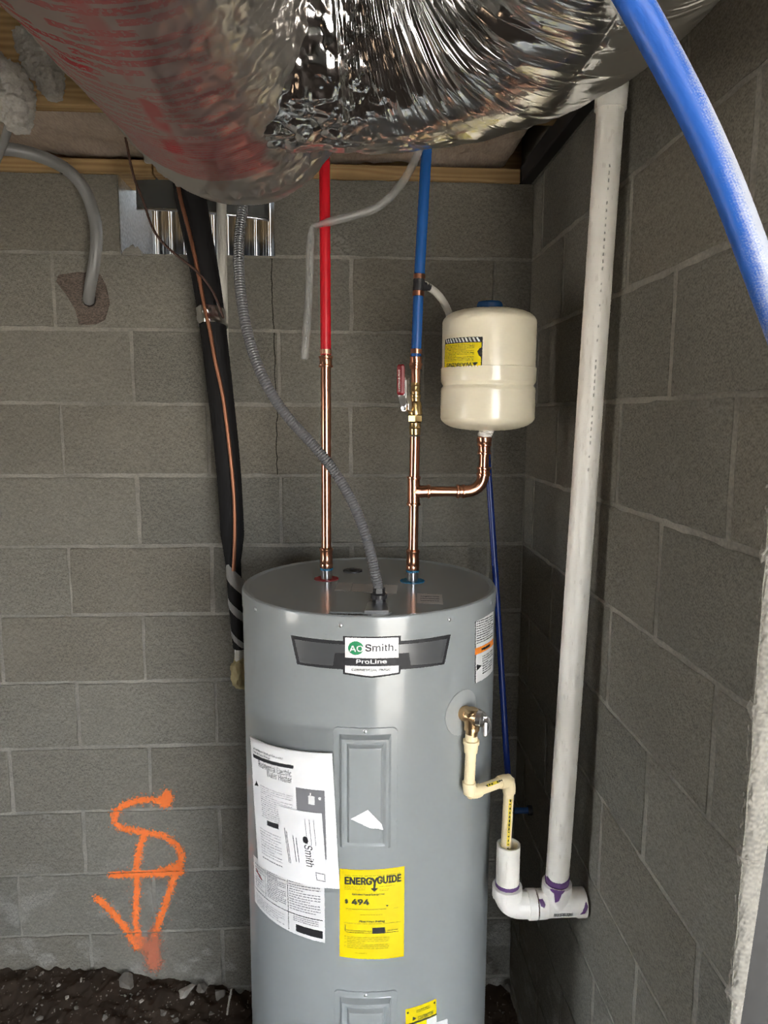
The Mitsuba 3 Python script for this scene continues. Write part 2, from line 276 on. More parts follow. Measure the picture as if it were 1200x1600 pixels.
# rough pale mortar run down the free end of the right wall, in blocks' heights
for row in range(ROWS):
    z1, z0 = zt - row*CH, zt - (row+1)*CH
    def fn(u, v):
        a = u*math.pi*.5; r = .020 + .0022*(meshkit.fbm(np.c_[u*14, v*40 + row*7.7, 0*u], 3)-.5)*2 + .004*(np.exp(-(v/.04)**2)+np.exp(-((1-v)/.04)**2))
        return np.c_[wx(YE) + .0195 - r*np.cos(a)**.8, YE + .006 - (r*.75)*np.sin(a)**.8, z0 + v*CH]
    add('wall_right__mortar_edge', grid(16, 60, fn), 'mat_mortar_pale', True)
m = box((wx(YE)+.010, YE-.006, -.3), (wx(YE)+.2, YE+.001, zt))
add('wall_right__end_face', m, 'mat_mortar_pale', False)
# the rest of the room round the camera
add('wall_left', cat(box((-2.8, -1.4, -.3), (-2.6, YW+.2, .8)), box((-2.8, -1.4, 1.9), (-2.6, YW+.2, 3.0)), box((-2.8, -1.4, .8), (-2.6, .1, 1.9)), box((-2.8, .75, .8), (-2.6, YW+.2, 1.9))), BLOCKS[0], False, kind='structure')
add('wall_front', cat(box((-2.8, -1.4, -.3), (.26, -1.2, 3.0)), box((.26, -1.4, 2.15), (1.80, -1.2, 3.0)), box((1.80, -1.4, -.3), (2.6, -1.2, 3.0))), BLOCKS[1], False, kind='structure')
add('ground', box((-9, -12, -.32), (12, -1.41, -.004)), 'mat_yard', False, kind='structure')
add('wall_side', cat(box((2.4, -1.4, -.3), (2.6, 1.06, 3.0)), box((.73, .86, -.3), (2.6, 1.06, 3.0)), box((.53, YE, zt), (.73, YW+.2, 3.0))), BLOCKS[1], False, kind='structure')
add('ceiling', box((-2.8, -1.4, 2.79), (2.6, YW+.21, 2.82)), 'mat_ply', False, kind='structure')
for y in (1.722, 1.06, .745, .339, -.067, -.474, -.88):
    add('ceiling__joist', bevel_box((-2.6, y, 2.552), (.53, y+.038, 2.79), .003), 'mat_wood', False)
add('ceiling__rim_board', box((-2.6, YW+.12, 2.55), (.73, YW+.16, 2.79)), 'mat_wood', False)
xs = PY(243, 260, 2.05)[0]
add('trim_1', bevel_box((-2.6, YW-.006, zt+.001), (xs-.01, YW+.14, zt+.039), .002), 'mat_wood', False, kind='structure')
add('trim_2', bevel_box((xs-.006, YW-.008, zt+.001), (.497, YW+.14, zt+.039), .002), 'mat_wood', False, kind='structure')
add('trim_3', bevel_box((.500, YE, zt+.001), (.62, YW+.1, zt+.05), .003), 'mat_black', False, kind='structure')
# dirt floor
def hz(x, y):
    w = np.interp(x, [-1.6, -1.02, -.82, -.66, -.48, -.30, .1, .55], [.17, .168, .165, .140, .088, .055, .03, .03])
    d = np.clip((YW - y)/.85, 0, 1); prof = (1-d)**1.3
    q = np.stack([x, y, 0*x], -1)
    return w*prof + (.045*(meshkit.fbm(q*9, 4, 5)-.5) + .016*(meshkit.noise(q*55, 8)-.5) + .008*(meshkit.noise(q*140, 9)-.5))*np.clip((y-.2)*2, .2, 1)
def fn(u, v): x, y = -1.6 + u*2.14, .5 + v*1.56; return np.c_[x, y, hz(x, y)]
q = grid(330, 240, fn)
add('floor', cat(q, box((-2.8, -1.4, -.3), (2.6, .5, 0)), box((.54, .5, -.3), (2.6, .9, 0)), box((-2.8, .5, -.3), (-1.6, YW+.1, .0))), 'mat_dirt', 40, kind='structure')
def pebble(seed, r, flat=.6):
    g = np.random.default_rng(seed); p = g.normal(size=(16, 3)); p /= np.linalg.norm(p, axis=1)[:, None]; m = trimesh.convex.convex_hull(p*r*g.uniform(.75, 1.1, (16, 1))); m.vertices *= [1, g.uniform(.6, 1), flat]
    m.apply_transform(trimesh.transformations.euler_matrix(*g.uniform(-.5, .5, 2), g.uniform(0, 6))); return m
gs = np.random.default_rng(21)
fin = []
for i in range(900):
    x, y = gs.uniform(-1.15, .5), gs.uniform(1.35, 2.04)
    if (x-.062)**2 + (y-1.585)**2 < .30**2: continue
    q = pebble(i, gs.uniform(.0025, .006)); q.apply_translation([x, y, float(hz(np.array([x]), np.array([y]))[0]) + .001]); fin.append(q)
add('floor__gravel', cat(*fin), 'mat_stone', False, kind='stuff', label='fine gravel in the dark soil')
STONES = [(198, 1535, .034, 's'), (292, 1552, .030, 'p'), (105, 1559, .011, 'p'), (315, 1545, .026, 's'), (255, 1583, .014, 's'), (165, 1588, .016, 's'), (127, 1532, .009, 'p'), (345, 1552, .028, 's'), (62, 1592, .014, 's'), (222, 1565, .010, 'p'), (300, 1568, .008, 'p'), (93, 1540, .010, 'p'), (120, 1575, .010, 's'), (275, 1595, .012, 's'), (330, 1585, .015, 's'), (760, 1500, .022, 's'), (795, 1545, .02, 's'), (775, 1520, .018, 's')]
for i, (px, py, r, c) in enumerate(STONES):
    p = PY(px, py, 2.0)
    for _ in range(14):
        y = 2.05; 
        for yy in np.linspace(1.3, 2.03, 240):
            p = PY(px, py, yy)
            if p[2] < hz(np.array([p[0]]), np.array([yy]))[0]: y = yy; break
        break
    q = pebble(100+i, r, .55); q.apply_translation(PY(px, py, min(y, 2.02)) + [0, 0, r*.15])
    one = {0: 'broad grey-brown stone against the foot of the wall below the spray paint', 1: 'pale flat stone tilted on edge in the soil left of the heater', 2: 'small white stone chip at the left of the dirt heap', 3: 'dark stone beside the pale tilted stone, nearest to the wall', 7: 'dark stone closest to the left side of the heater', 15: 'dark stone in the corner just right of the heater, highest of three', 16: 'dark stone by the right wall below the drain tee', 17: 'dark stone in the right corner between two others'}
    if i in one: add('stone', q, 'mat_stone_pale' if c == 'p' else 'mat_stone', False, one[i], 'stone')
    else: add('stone', q, 'mat_stone_pale' if c == 'p' else 'mat_stone', False, 'tiny pale chip of stone lying in the dark soil of the heap' if c == 'p' else 'small dark stone at the bottom edge of the picture in the soil', 'stone', 'pale stone chips in the soil' if c == 'p' else 'small dark stones in the soil')
q = tube([PY(362, 1545, 1.93)+[0, 0, 0], PY(359, 1560, 1.925), PY(355, 1585, 1.93)], .003, 12, 8)
add('twig', q, 'mat_stone_pale', 40, 'thin pale twig standing in the dirt beside the heater', 'twig')

# ------------------------------------------------------------------ orange spray paint on the back wall
Z = lambda pts: np.array([PY(a/2.857, 1200+b/2.857, YW)[[0, 2]] for a, b in pts])
strokes = [([(735, 140), (700, 142), (640, 140), (600, 147), (550, 168), (517, 200), (512, 230), (535, 258), (585, 275), (650, 285), (730, 302), (785, 338), (810, 390), (798, 440), (770, 510), (745, 590), (718, 660), (700, 710), (692, 740)], .0075, 4200, 'a'),
           ([(655, 285), (630, 340), (616, 400), (612, 470), (612, 560), (608, 660), (612, 730), (630, 790)], .007, 2300, 'a'), ([(495, 476), (600, 473), (720, 467), (815, 461)], .0065, 2100, 'a'),
           ([(430, 575), (480, 618), (530, 672), (575, 735), (615, 800)], .0075, 1700, 'a'), ([(748, 115), (745, 135), (735, 158)], .010, 1500, 'a'), ([(780, 440), (700, 470)], .010, 500, 'a'), ([(600, 760), (660, 800), (690, 890)], .016, 2300, 'f'), ([(690, 720), (690, 800), (680, 860)], .013, 1500, 'f')]
dots = {'a': [], 'f': []}
hexa = np.array([[0, 0]] + [[math.cos(t), math.sin(t)] for t in np.arange(6)*math.pi/3])
for pts, w, n, kind in strokes:
    P = spline(Z(pts), 300); u = RNG.integers(0, 300, n); c = P[u] + RNG.normal(0, w*.72, (n, 2)) * (1 if kind == 'f' else np.minimum(1, .9/np.maximum(.3, np.abs(RNG.normal(0, 1, (n, 1))))) if False else 1)
    dots[kind].append(np.c_[c, RNG.uniform(.0012, .0026, n)*(.8 if kind == 'f' else 1)])
def joint_depth(x, z):
    row = np.floor((ZTOP-z)/CH); fz = (ZTOP-z) - row*CH; off = np.where(row % 2 == 1, -.785, -.583); fx = np.mod(x-off, BL)
    return (np.minimum(fz, CH-fz) < MJ-.0022) | (np.minimum(fx, BL-fx) < MJ-.0022)
for kind, key in (('a', 'spray_paint_mark'), ('f', 'spray_paint_mark__arrow_tip')):
    D = np.vstack(dots[kind]); j_ = RNG.random(len(D)) < .16; D[j_, :2] += RNG.normal(0, .0085, (j_.sum(), 2)); D[j_, 2] *= .62; y = np.where(joint_depth(D[:, 0], D[:, 1]), YW+.0012, YW-FACE-.0014)
    V = np.zeros((len(D), 7, 3)); V[:, :, 0] = D[:, :1] + hexa[:, 0]*D[:, 2:]; V[:, :, 2] = D[:, 1:2] + hexa[:, 1]*D[:, 2:]; V[:, :, 1] = y[:, None] + RNG.uniform(-.0003, .0002, (len(D), 1)); V[:, 1:, 1] += .0007
    fc = np.array([[0, 1+(i+1) % 6, 1+i] for i in range(6)]); fcs = (fc[None] + 7*np.arange(len(D))[:, None, None]).reshape(-1, 3)
    add(key, trimesh.Trimesh(V.reshape(-1, 3), fcs, process=False), 'mat_paint' if kind == 'a' else 'mat_paint_faint', False)
tag('spray_paint_mark', 'orange spray-painted loop with a down arrow on the lower left block wall', 'graffiti')

# ------------------------------------------------------------------ wall opening with the corrugated well behind it
zb = zt-CH
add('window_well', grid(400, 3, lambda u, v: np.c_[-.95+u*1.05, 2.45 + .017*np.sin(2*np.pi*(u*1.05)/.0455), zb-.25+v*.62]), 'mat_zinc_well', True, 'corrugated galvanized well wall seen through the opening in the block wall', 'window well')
add('window_well__side_sheet', cat(box((OPEN[0]-.001, YW-.001, zb-.006), (OPEN[0]+.001, 2.40, zt)), ), 'mat_galv', False, label='speckled galvanized side sheet')
add('window_well__sill_sheet', box((OPEN[0]-.001, YW+.03, zb-.001), (OPEN[1]+.001, 2.43, zb+.001)), 'mat_black', False)
hd = lambda u, v: np.c_[OPEN[0]+.035+u*(.36), 2.09 + .05*np.sin(np.pi*(u*1.0))*1.0*0 + .10*(u-.3)**2, zt-.075-.012*u + v*.085]
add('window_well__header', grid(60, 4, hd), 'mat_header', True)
hr = np.array([hd(np.array([u]), np.array([0.]))[0] for u in np.linspace(0, 1, 50)])
add('window_well__header_rim', sweep(hr, .0035, 10), 'mat_zinc_bright', 40, label='bright rolled rim of the header')
def fn(u, v): 
    x = OPEN[0] + .002 + u*.056; top = .026*np.sin(np.pi*np.clip(u*1.05, 0, 1))**.5*(.7+.6*meshkit.noise(np.c_[u*9, 0*u, 0*u]))
    return np.c_[x, YW + .0 + .05*v, zb - .004 + top*(1-v*.3)]
b1 = grid(24, 6, fn); b2 = b1.copy(); b2.vertices[:, 1] = YW - FACE; b2.vertices[:, 2] = np.where(np.tile(np.arange(6), 24) > 0, zb-.006, b1.vertices[(np.arange(144)//6)*6, 2])
add('wall_back__broken_lip', cat(b1, b2), 'mat_mortar', False)

add('wall_outer', box((-2.8, YW+.21, 2.60), (.73, YW+.245, 4.2)), BLOCKS[0], False, kind='structure')
# ------------------------------------------------------------------ insulation
def batt(key, x0, x1, y0, y1, zlow, amp, seed, bsdf, label, zhi=2.78):
    def fn(u, v):
        x, y = x0+u*(x1-x0), y0+v*(y1-y0); q = np.c_[x*7, y*7, 0*x+seed]
        e = np.minimum(np.minimum(u, 1-u)*(x1-x0), np.minimum(v, 1-v)*(y1-y0)); ed = np.clip(e/.05, 0, 1)
        return np.c_[x, y, zlow + amp*(meshkit.fbm(q, 4)-.5) + .010*(meshkit.fbm(q*6, 3)-.5) + .07*(1-ed)**2]
    bot = grid(130, 40, fn); top = box((x0, y0, zlow+.075), (x1, y1, zhi)); add(key, cat(bot, top), bsdf, 50, label, 'insulation')
batt('insulation_batt', -1.5, -.36, 1.762, YW+.11, 2.578, .035, 1, 'mat_ins_tan', 'tan fibreglass batt bulging above the sill beside the grey conduit')
batt('insulation_batt_001', -.30, .50, 1.762, YW+.11, 2.575, .05, 2, 'mat_ins_tan', 'tan fibreglass batt above the sill near the right corner, behind the blue pipe')
def lump(key, path, radii, seed, label):
    P = spline(path, 70); r = np.interp(np.linspace(0, 1, 70), np.linspace(0, 1, len(radii)), radii); a = np.arange(48)*2*np.pi/48
    n = meshkit.fbm(np.stack(np.broadcast_arrays(np.cos(a)[None]*1.6, np.sin(a)[None]*1.6, np.linspace(0, 6, 70)[:, None]), -1)+seed, 4)
    f2 = meshkit.fbm(np.stack(np.broadcast_arrays(np.cos(a)[None]*7, np.sin(a)[None]*7, np.linspace(0, 26, 70)[:, None]), -1)+seed, 3)
    add(key, sweep(P, r[:, None]*(.55+.7*n+.45*(f2-.5)), 48), 'mat_ins_white', 60, label, 'insulation')
Yq = 1.62
lump('insulation_scrap', [PY(-60, 90, Yq), PY(-15, 120, Yq), PY(18, 150, Yq), PY(28, 185, Yq), PY(30, 205, Yq)], [.045, .055, .055, .042, .022], 4, 'white torn clump of fibreglass hanging at the far left in front of the joist')
lump('insulation_scrap_001', [PY(42, 50, Yq+.03), PY(58, 85, Yq+.03), PY(72, 115, Yq+.03), PY(82, 140, Yq+.03), PY(85, 155, Yq+.03)], [.03, .042, .04, .032, .018], 9, 'small pale tuft of fibreglass hanging on the joist next to the foil duct')

# ------------------------------------------------------------------ foil ducts
def duct_mesh(P, R, nth, disp):
    s = np.r_[0, np.cumsum(np.linalg.norm(np.diff(P, axis=0), axis=1))]; th = np.arange(nth)*2*np.pi/nth
    # angle 0 points up, so that the underside is the middle of the uv range
    t = np.gradient(P, axis=0); t /= np.linalg.norm(t, axis=1, keepdims=True)
    S, TH = np.meshgrid(s, th, indexing='ij'); r = R + disp(S, TH)
    mesh = sweep(P, r, nth, cap=False)
    tt = (TH-np.pi)*R
    return mesh, np.c_[S.ravel(), tt.ravel()], s
def wrinkle(S, TH, R, fine, amp_f, amp_c, seed, sub=1.):
    q = np.stack([S*9, np.cos(TH)*R*9, np.sin(TH)*R*9], -1)+seed; w = meshkit.fbm(q, 3)
    q2 = np.stack([S*fine + w*3.2, np.cos(TH)*R*7, np.sin(TH)*R*7], -1)+seed*1.7
    a = 1-np.abs(2*meshkit.noise(q2, 1)-1); q3 = np.stack([S*fine*2.3 + w*5, np.cos(TH)*R*16, np.sin(TH)*R*16], -1)+seed
    b = 1-np.abs(2*meshkit.noise(q3, 2)-1); q4 = np.stack([S*45, np.cos(TH)*R*45, np.sin(TH)*R*45], -1); c = 1-np.abs(2*meshkit.fbm(q4, 2, 7)-1)
    mask = .35+1.3*meshkit.noise(np.stack([S*6, np.cos(TH)*R*6, np.sin(TH)*R*6], -1), 12)
    return amp_f*mask*(a*.6+b*.4-.5) + amp_c*(w-.5) + sub*.0014*(c-.5)
def duct_path(pts, n): return spline(pts, n)
# left duct: towards the camera overhead, its far end turning up between the joists
XL, ZL, RL = -.20, ZC+.49, .165
Pl = [np.array([XL + .042*np.clip((y-.45)/.65, 0, 1)**1.5, y, ZL-.006*np.clip((y-.45)/.65, 0, 1)]) for y in np.linspace(-.9, 1.10, 200)]; XL = XL+.042; ZL_ = ZL; ZL = ZL-.006
a = np.linspace(0, np.pi/2, 90)[1:]; Pl += [np.array([XL, 1.10 + .205*math.sin(t), ZL + .205*(1-math.cos(t))]) for t in a]
Pl += [np.array([XL, 1.305, ZL+.205+d]) for d in (.03, .06, .1, .14, .17, .2)]; ZL = ZL_
Pl = np.array(Pl); Pl = np.vstack([Pl[:1], Pl[1:]])
ul = np.r_[0, np.cumsum(np.linalg.norm(np.diff(Pl, axis=0), axis=1))]; Pl = np.stack([np.interp(np.linspace(0, ul[-1], 760), ul, Pl[:, i]) for i in range(3)], 1)
def disp_l(S, TH):
    d = wrinkle(S, TH, RL, 26, .0032, .009, 3., 1.3)
    ring = 1.10 + .9
    d = d - .006*np.exp(-((S-ring-.015)/.005)**2) + .003*np.exp(-((S-ring)/.010)**2)*(1+.8*np.sin(TH*37)+.5*np.sin(TH*61))
    side = np.cos(TH*1.)                                    # crumpled towards the branch on the right
    right = np.clip(np.sin(TH), 0, 1)**2*np.clip((S-1.0)/.3, 0, 1)     # crumpled on the side of the branch
    q = np.stack([S*30, np.cos(TH)*RL*24, np.sin(TH)*RL*24], -1)
    return d + right*(.016*(np.abs(2*meshkit.fbm(q, 3, 21)-1)-.3)) + .0008*(meshkit.fbm(q*3, 2, 22)-.5)
ml, uvl, sl = duct_mesh(Pl, RL, 360, disp_l)
uvl[:, 0] -= .9
tag('foil_duct', 'large silver foil duct hanging overhead, red-printed main run with a bright crinkled branch', 'duct')
add('foil_duct__main_run', ml, 'mat_foil_print', True, label='main run with faded red printing', uv=uvl)
# right duct: branches off to the right and turns towards the camera
XR, YR, RR = .238, .955, .161; ZR = ZL+.008
Pr = [np.array([x, YR, ZR + .02*0]) for x in np.linspace(-.16, XR-.24, 40)]
Pr += [np.array([XR-.24+.24*math.sin(t), YR-.24+.24*math.cos(t), ZR + .02*0]) for t in np.linspace(0, np.pi/2, 60)[1:]]
Pr += [np.array([XR, y, ZR + .02*0]) for y in np.linspace(YR-.25, -.9, 120)[1:]]
Pr = np.array(Pr); ur = np.r_[0, np.cumsum(np.linalg.norm(np.diff(Pr, axis=0), axis=1))]; uu = np.r_[np.linspace(0, .85, 760, endpoint=False), np.linspace(.85, ur[-1], 110)]
Pr = np.stack([np.interp(uu, ur, gaussian_filter(Pr[:, i], 1.5, mode='nearest')) for i in range(3)], 1)
def disp_r(S, TH):
    deg = np.degrees(TH); front = np.clip((177-deg)/32, 0, 1)**1.2*(deg < 180) + .25*(deg > 180)
    q = np.stack([S*6.5, np.cos(TH)*RR*5, np.sin(TH)*RR*5], -1)+5.; w = meshkit.fbm(q, 3)
    amp = (.25+1.5*meshkit.noise(np.stack([S*11, TH*1.3, 0*S], -1), 31))*front
    lean = S + .03*(w-.5) + .035*(meshkit.noise(np.stack([S*9, 0*S, 0*S], -1), 3)-.5)*(TH-2.2)
    r1 = 1-np.abs(2*meshkit.noise(np.stack([lean*46, TH*.9, 0*S], -1), 1)-1); r2 = 1-np.abs(2*meshkit.noise(np.stack([lean*105+4, TH*1.7, 0*S+w*2], -1), 2)-1); r3 = meshkit.noise(np.stack([S*60, TH*9, 0*S], -1), 6)
    d = amp*(.0095*(r1-.5) + .0036*(r2-.5) + .0016*(r3-.5)) + .016*(w-.5) + .0008*(1-front)*(meshkit.fbm(np.stack([S*30, TH*6, 0*S], -1), 3, 8)-.5)
    d = d - .016*np.exp(-(S/.05)**2)*0 + .010*np.exp(-(S/.24)**4)*(np.abs(2*meshkit.fbm(np.stack([S*26, TH*5, 0*S], -1), 3, 4)-1)-.35)
    g = np.maximum(np.exp(-((np.mod(S, .019)-.0095)/.0006)**2), np.exp(-((np.mod(TH*RR, .019)-.0095)/.0006)**2))
    return d + .00028*g
mr, uvr, sr_ = duct_mesh(Pr, RR, 460, disp_r)
add('foil_duct__branch_run', mr, 'mat_foil', True, label='bright crinkled silver branch run')

# ------------------------------------------------------------------ water heater
XH, YH, RH, ZH = .062, 1.585, .285, 1.246+.25
def hc(px, py, R=RH):
    d = ray(px, py); a = d[0]**2+d[1]**2; b = -2*(d[0]*XH+d[1]*YH); c = XH*XH+YH*YH-R*R; t = (-b-math.sqrt(max(b*b-4*a*c, 0)))/2/a
    P = EYE+d*t; return np.array([math.atan2(P[0]-XH, YH-P[1])*RH, P[2]])
def wrap(m, off=0.):
    """flat mesh (x = arc length on the shell, y = height, z = outwards) bent round the shell"""
    v = m.vertices; r = RH + off + v[:, 2]; th = v[:, 0]/RH
    m = m.copy(); m.vertices = np.c_[XH + r*np.sin(th), YH - r*np.cos(th), v[:, 1]]; m.fix_normals() if False else None
    return m
def fine(m, e=.012): 
    v, f = trimesh.remesh.subdivide_to_size(m.vertices, m.faces, e, max_iter=12); return trimesh.Trimesh(v, f, process=False)
def hpoly(pts, off, h=.0004, e=.012): return wrap(fine(extr(sg.Polygon([hc(*p) for p in pts]).buffer(0), h), e), off)
def heater_quad(c, off, dR=0.):
    """c: four pixel corners TL TR BR BL -> function that maps flat meshes in (0..1, 0..1, z) on to the shell"""
    tl, tr, br, bl = [hc(*p, RH+dR) for p in c]; W, H = (np.linalg.norm(tr-tl)+np.linalg.norm(br-bl))/2, (np.linalg.norm(bl-tl)+np.linalg.norm(br-tr))/2
    def put(m, o=0.):
        m = fine(m) if m.edges_unique_length.max() > .016 else m
        u, v = m.vertices[:, 0]/W, m.vertices[:, 1]/H; m = m.copy()
        p = (bl[None]*((1-u)*(1-v))[:, None] + br[None]*(u*(1-v))[:, None] + tr[None]*(u*v)[:, None] + tl[None]*((1-u)*v)[:, None])
        m.vertices = np.c_[p, m.vertices[:, 2]]; return wrap(m, off+o)
    return put, W, H
def word(t, x, y, h, w=None, bold=False, mid=False, d=.00015, rot=0, heavy=0):
    m = meshkit.text_mesh(t, h, depth=d, bold=bold)
    if heavy: m = cat(*[m.copy().apply_translation([a*heavy*h, b*heavy*h, 0]) for a, b in ((-1, 0), (1, 0), (0, -.6), (0, .6), (0, 0))])
    lo, hi = m.bounds
    k = 1 if w is None else w/(hi[0]-lo[0]); m.vertices[:, 0] = (m.vertices[:, 0]-lo[0])*k
    if mid: m.vertices[:, 0] -= (hi[0]-lo[0])*k/2
    if rot: m.apply_transform(trimesh.transformations.rotation_matrix(rot, [0, 0, 1]))
    m.vertices[:, 0] += x; m.vertices[:, 1] += y; return m
def rect(x, y, w, h, d=.00015):
    return fine(box((x, y, 0), (x+w, y+h, d)), .012)
def lines(x, y, w, h, n, rng, th=.35, fill=.93):
    """small print too fine to read: rows of word-long dashes"""
    out = []; dy = h/n
    for i in range(n):
        cx = x; end = x + w*(1 if i % 4 != 3 else rng.uniform(.4, .9))
        while cx < end:
            L = min(rng.uniform(.10, .26)*w*.5, end-cx); out.append(box((cx, y+h-(i+.5)*dy-dy*th/2, 0), (cx+L*fill, y+h-(i+.5)*dy+dy*th/2, .00015))); cx += L + dy*.25
    return cat(*out)
lg = np.random.default_rng(5)
tag('water_heater', 'tall grey electric water heater standing in the corner', 'water heater')
body = zlathe(XH, YH, [(0, .015), (RH-.004, .015), (RH, .02), (RH, ZH-.05)] + [(RH, ZH-.040), (RH+.0012, ZH-.0395), (RH+.0012, ZH-.007), (RH-.001, ZH-.002), (RH-.005, ZH), (RH-.010, ZH-.0008), (RH-.014, ZH-.003), (0, ZH-.003)], 256)
add('water_heater__shell', body, 'mat_enamel', 25)
ZT = ZH-.003
for px, py in ((400, 952), (532, 977), (702, 968), (767, 942)):
    s, z = hc(px, py); q = trimesh.creation.icosphere(2, .0042); q.vertices[:, 2] *= .55; q.apply_translation([s, z, .0012]); add('water_heater__screw', wrap(q), 'mat_steel', True)
def panel(key, tl, tr, bl, hgt):
    s0, s1 = hc(*tl)[0], hc(*tr)[0]; z1 = hc(*tl)[1]; W = s1-s0
    def prof(d): return np.interp(d, [0, .0006, .0135, .019, .0245, .029, .034, 1], [-.001, .0022, .0022, .0125, .0125, .0100, .0185, .0190])
    def fn(u, v):
        x, y = u*W, v*hgt; c = .006
        dx, dy = np.minimum(x, W-x), np.minimum(y, hgt-y)
        dyb = np.minimum(y + .001, hgt-y-.002)                # the flange is wider at the top
        d = np.minimum(dx, dyb); r = .010
        k = (dx < r) & (dyb < r); d = np.where(k, r-np.hypot(r-dx, r-dyb), d)
        return np.c_[s0+x, z1-hgt+y, prof(np.maximum(d, 0))]
    k = add(key, wrap(grid(110, 200, fn)), 'mat_enamel', 24)
    q = trimesh.creation.icosphere(2, .0046); q.vertices[:, 2] *= .6; q.apply_translation([s0+W/2, z1-.0085, .002]); add(k+'__screw', wrap(q), 'mat_steel', True)
    return k
hgt = hc(570, 1132)[1]-hc(570, 1330)[1]
panel('water_heater__access_panel', (520.5, 1133), (621.5, 1133), None, hgt); panel('water_heater__access_panel', (522, 1543), (621, 1543), None, hgt)
# torn white sticker on the upper panel
P0 = [(575, 1257), (550, 1271), (560, 1276), (578, 1285), (590, 1286), (597, 1288), (595, 1279)]
add('water_heater__torn_sticker', hpoly(P0, .0192, .0004), 'mat_paper', False, label='torn white sticker')
# badge
Zb = lambda pts: [(440+a/4.286, 970+b/4.286) for a, b in pts]
def zpoly(pts): return sg.Polygon([hc(*p) for p in Zb(pts)]).buffer(0)
def zp_mesh(poly, off, h=.0003): return wrap(fine(extr(poly, h), .012), off)
outer = zpoly([(62, 95), (412, 135), (412, 95), (798, 95), (798, 135), (1132, 90), (1090, 290), (798, 325), (792, 355), (602, 383), (412, 355), (412, 325), (105, 290)])
add('water_heater__badge', zp_mesh(outer, .0002), 'mat_ink', False, label='black and grey winged maker badge')
g1 = zpoly([(88, 122), (425, 158), (425, 215), (358, 215), (345, 300), (122, 278)]); g2 = zpoly([(785, 158), (1108, 118), (1075, 278), (865, 296), (852, 212), (785, 218)])
add('water_heater__badge__wing', zp_mesh(g1, .0006), 'mat_badge_grey', False); add('water_heater__badge__wing', zp_mesh(g2, .0006), 'mat_badge_grey', False)
add('water_heater__badge__white_field', cat(zp_mesh(zpoly([(425, 110), (783, 110), (783, 245), (425, 245)]), .0006), zp_mesh(zpoly([(425, 298), (783, 298), (783, 345), (602, 370), (425, 345)]), .0006)), 'mat_white_label', False)
cx, cz = hc(*Zb([(497, 182)])[0]); ex = hc(*Zb([(548, 182)])[0])[0]-cx
add('water_heater__badge__emblem', zp_mesh(affinity.scale(sg.Point(cx, cz).buffer(1, 24), ex, ex*.92), .0010), 'mat_green', False)
def btxt(t, zx, zy, hpx, wpx, bold, off, bs, mid=False):
    a = hc(*Zb([(zx, zy)])[0]); wl = hc(*Zb([(zx+wpx, zy)])[0])[0]-a[0]; hl = a[1]-hc(*Zb([(zx, zy+hpx)])[0])[1]
    return wrap(word(t, a[0], a[1], hl, wl, bold), off)
add('water_heater__badge__emblem_letters', btxt('AO', 455, 203, 38, 92, True, .0014, None), 'mat_white_label', False)
add('water_heater__badge__brand_lettering', cat(btxt('S', 560, 203, 46, 42, True, .0010, None), btxt('mith.', 608, 203, 46, 160, False, .0010, None)), 'mat_ink', False)
add('water_heater__badge__model_lettering', btxt('ProLine', 500, 285, 26, 205, True, .0006, None), 'mat_white_label', False)
add('water_heater__badge__grade_lettering', btxt('COMMERCIAL GRADE', 470, 333, 14, 260, True, .0010, None), 'mat_ink', False)
# yellow energy label
put, W, H = heater_quad([(531, 1357), (632, 1353), (631, 1494), (530.5, 1494)], .0003)
add('water_heater__energy_label', put(rect(0, 0, W, H, .0003)), 'mat_yellow', False, label='yellow energy guide label')
u = lambda a: (a-103)/945*W
v = lambda b: H*(1-(b-135)/1335)
ink = [word('ENERG', u(175), v(352), H*.075, u(575)-u(175), True, heavy=.05), word('GUIDE', u(645), v(342), H*.075, u(998)-u(645), True, heavy=.05), word('Y', u(560), v(372), H*.085, u(662)-u(560), True, heavy=.05),
       rect(u(592), v(425), u(622)-u(592), v(350)-v(425)), extr(sg.Polygon([(u(552), v(408)), (u(660), v(408)), (u(606), v(462))]), .00015),
       word('Estimated Yearly Energy Cost', u(285), v(512), H*.018, u(755)-u(285), True, heavy=.03), word('$', u(180), v(640), H*.040, None, True, heavy=.04), word('494', u(278), v(650), H*.058, u(535)-u(278), True, heavy=.05),
       extr(sg.Polygon([(u(772), v(668)), (u(815), v(668)), (u(794), v(695))]), .00015), word('First Hour Rating', u(390), v(915), H*.020, u(760)-u(390), True, heavy=.03),
       rect(u(180), v(1062), u(190)-u(180), v(968)-v(1062)), rect(u(190), v(1050), u(960)-u(190), H*.005), rect(u(190), v(1078), u(960)-u(190), H*.005), rect(u(580), v(1085), u(765)-u(580), v(995)-v(1085))]
add('water_heater__energy_label__print', cat(*[put(m, .0004) for m in ink]), 'mat_ink', False)
mid_ = [lines(u(175), v(238), u(990)-u(175), H*.02, 1, lg), lines(u(175), v(440), u(480)-u(175), H*.05, 3, lg), lines(u(680), v(400), u(900)-u(680), H*.018, 1, lg), lines(u(680), v(460), u(820)-u(680), H*.03, 2, lg), rect(u(195), v(728), u(790)-u(195), H*.008), lines(u(200), v(755), u(280)-u(200), H*.018, 1, lg), lines(u(890), v(735), u(960)-u(890), H*.018, 1, lg),
        lines(u(410), v(812), u(730)-u(410), H*.014, 1, lg), lines(u(170), v(950), u(990)-u(170), H*.018, 1, lg), lines(u(215), v(1320), u(830)-u(215), H*.14, 7, lg), lines(u(330), v(1395), u(500)-u(330), H*.018, 1, lg)]
mid_ += [rect(u(178), v(b+8), u(196)-u(178), H*.010) for b in (1140, 1178, 1235, 1288)]
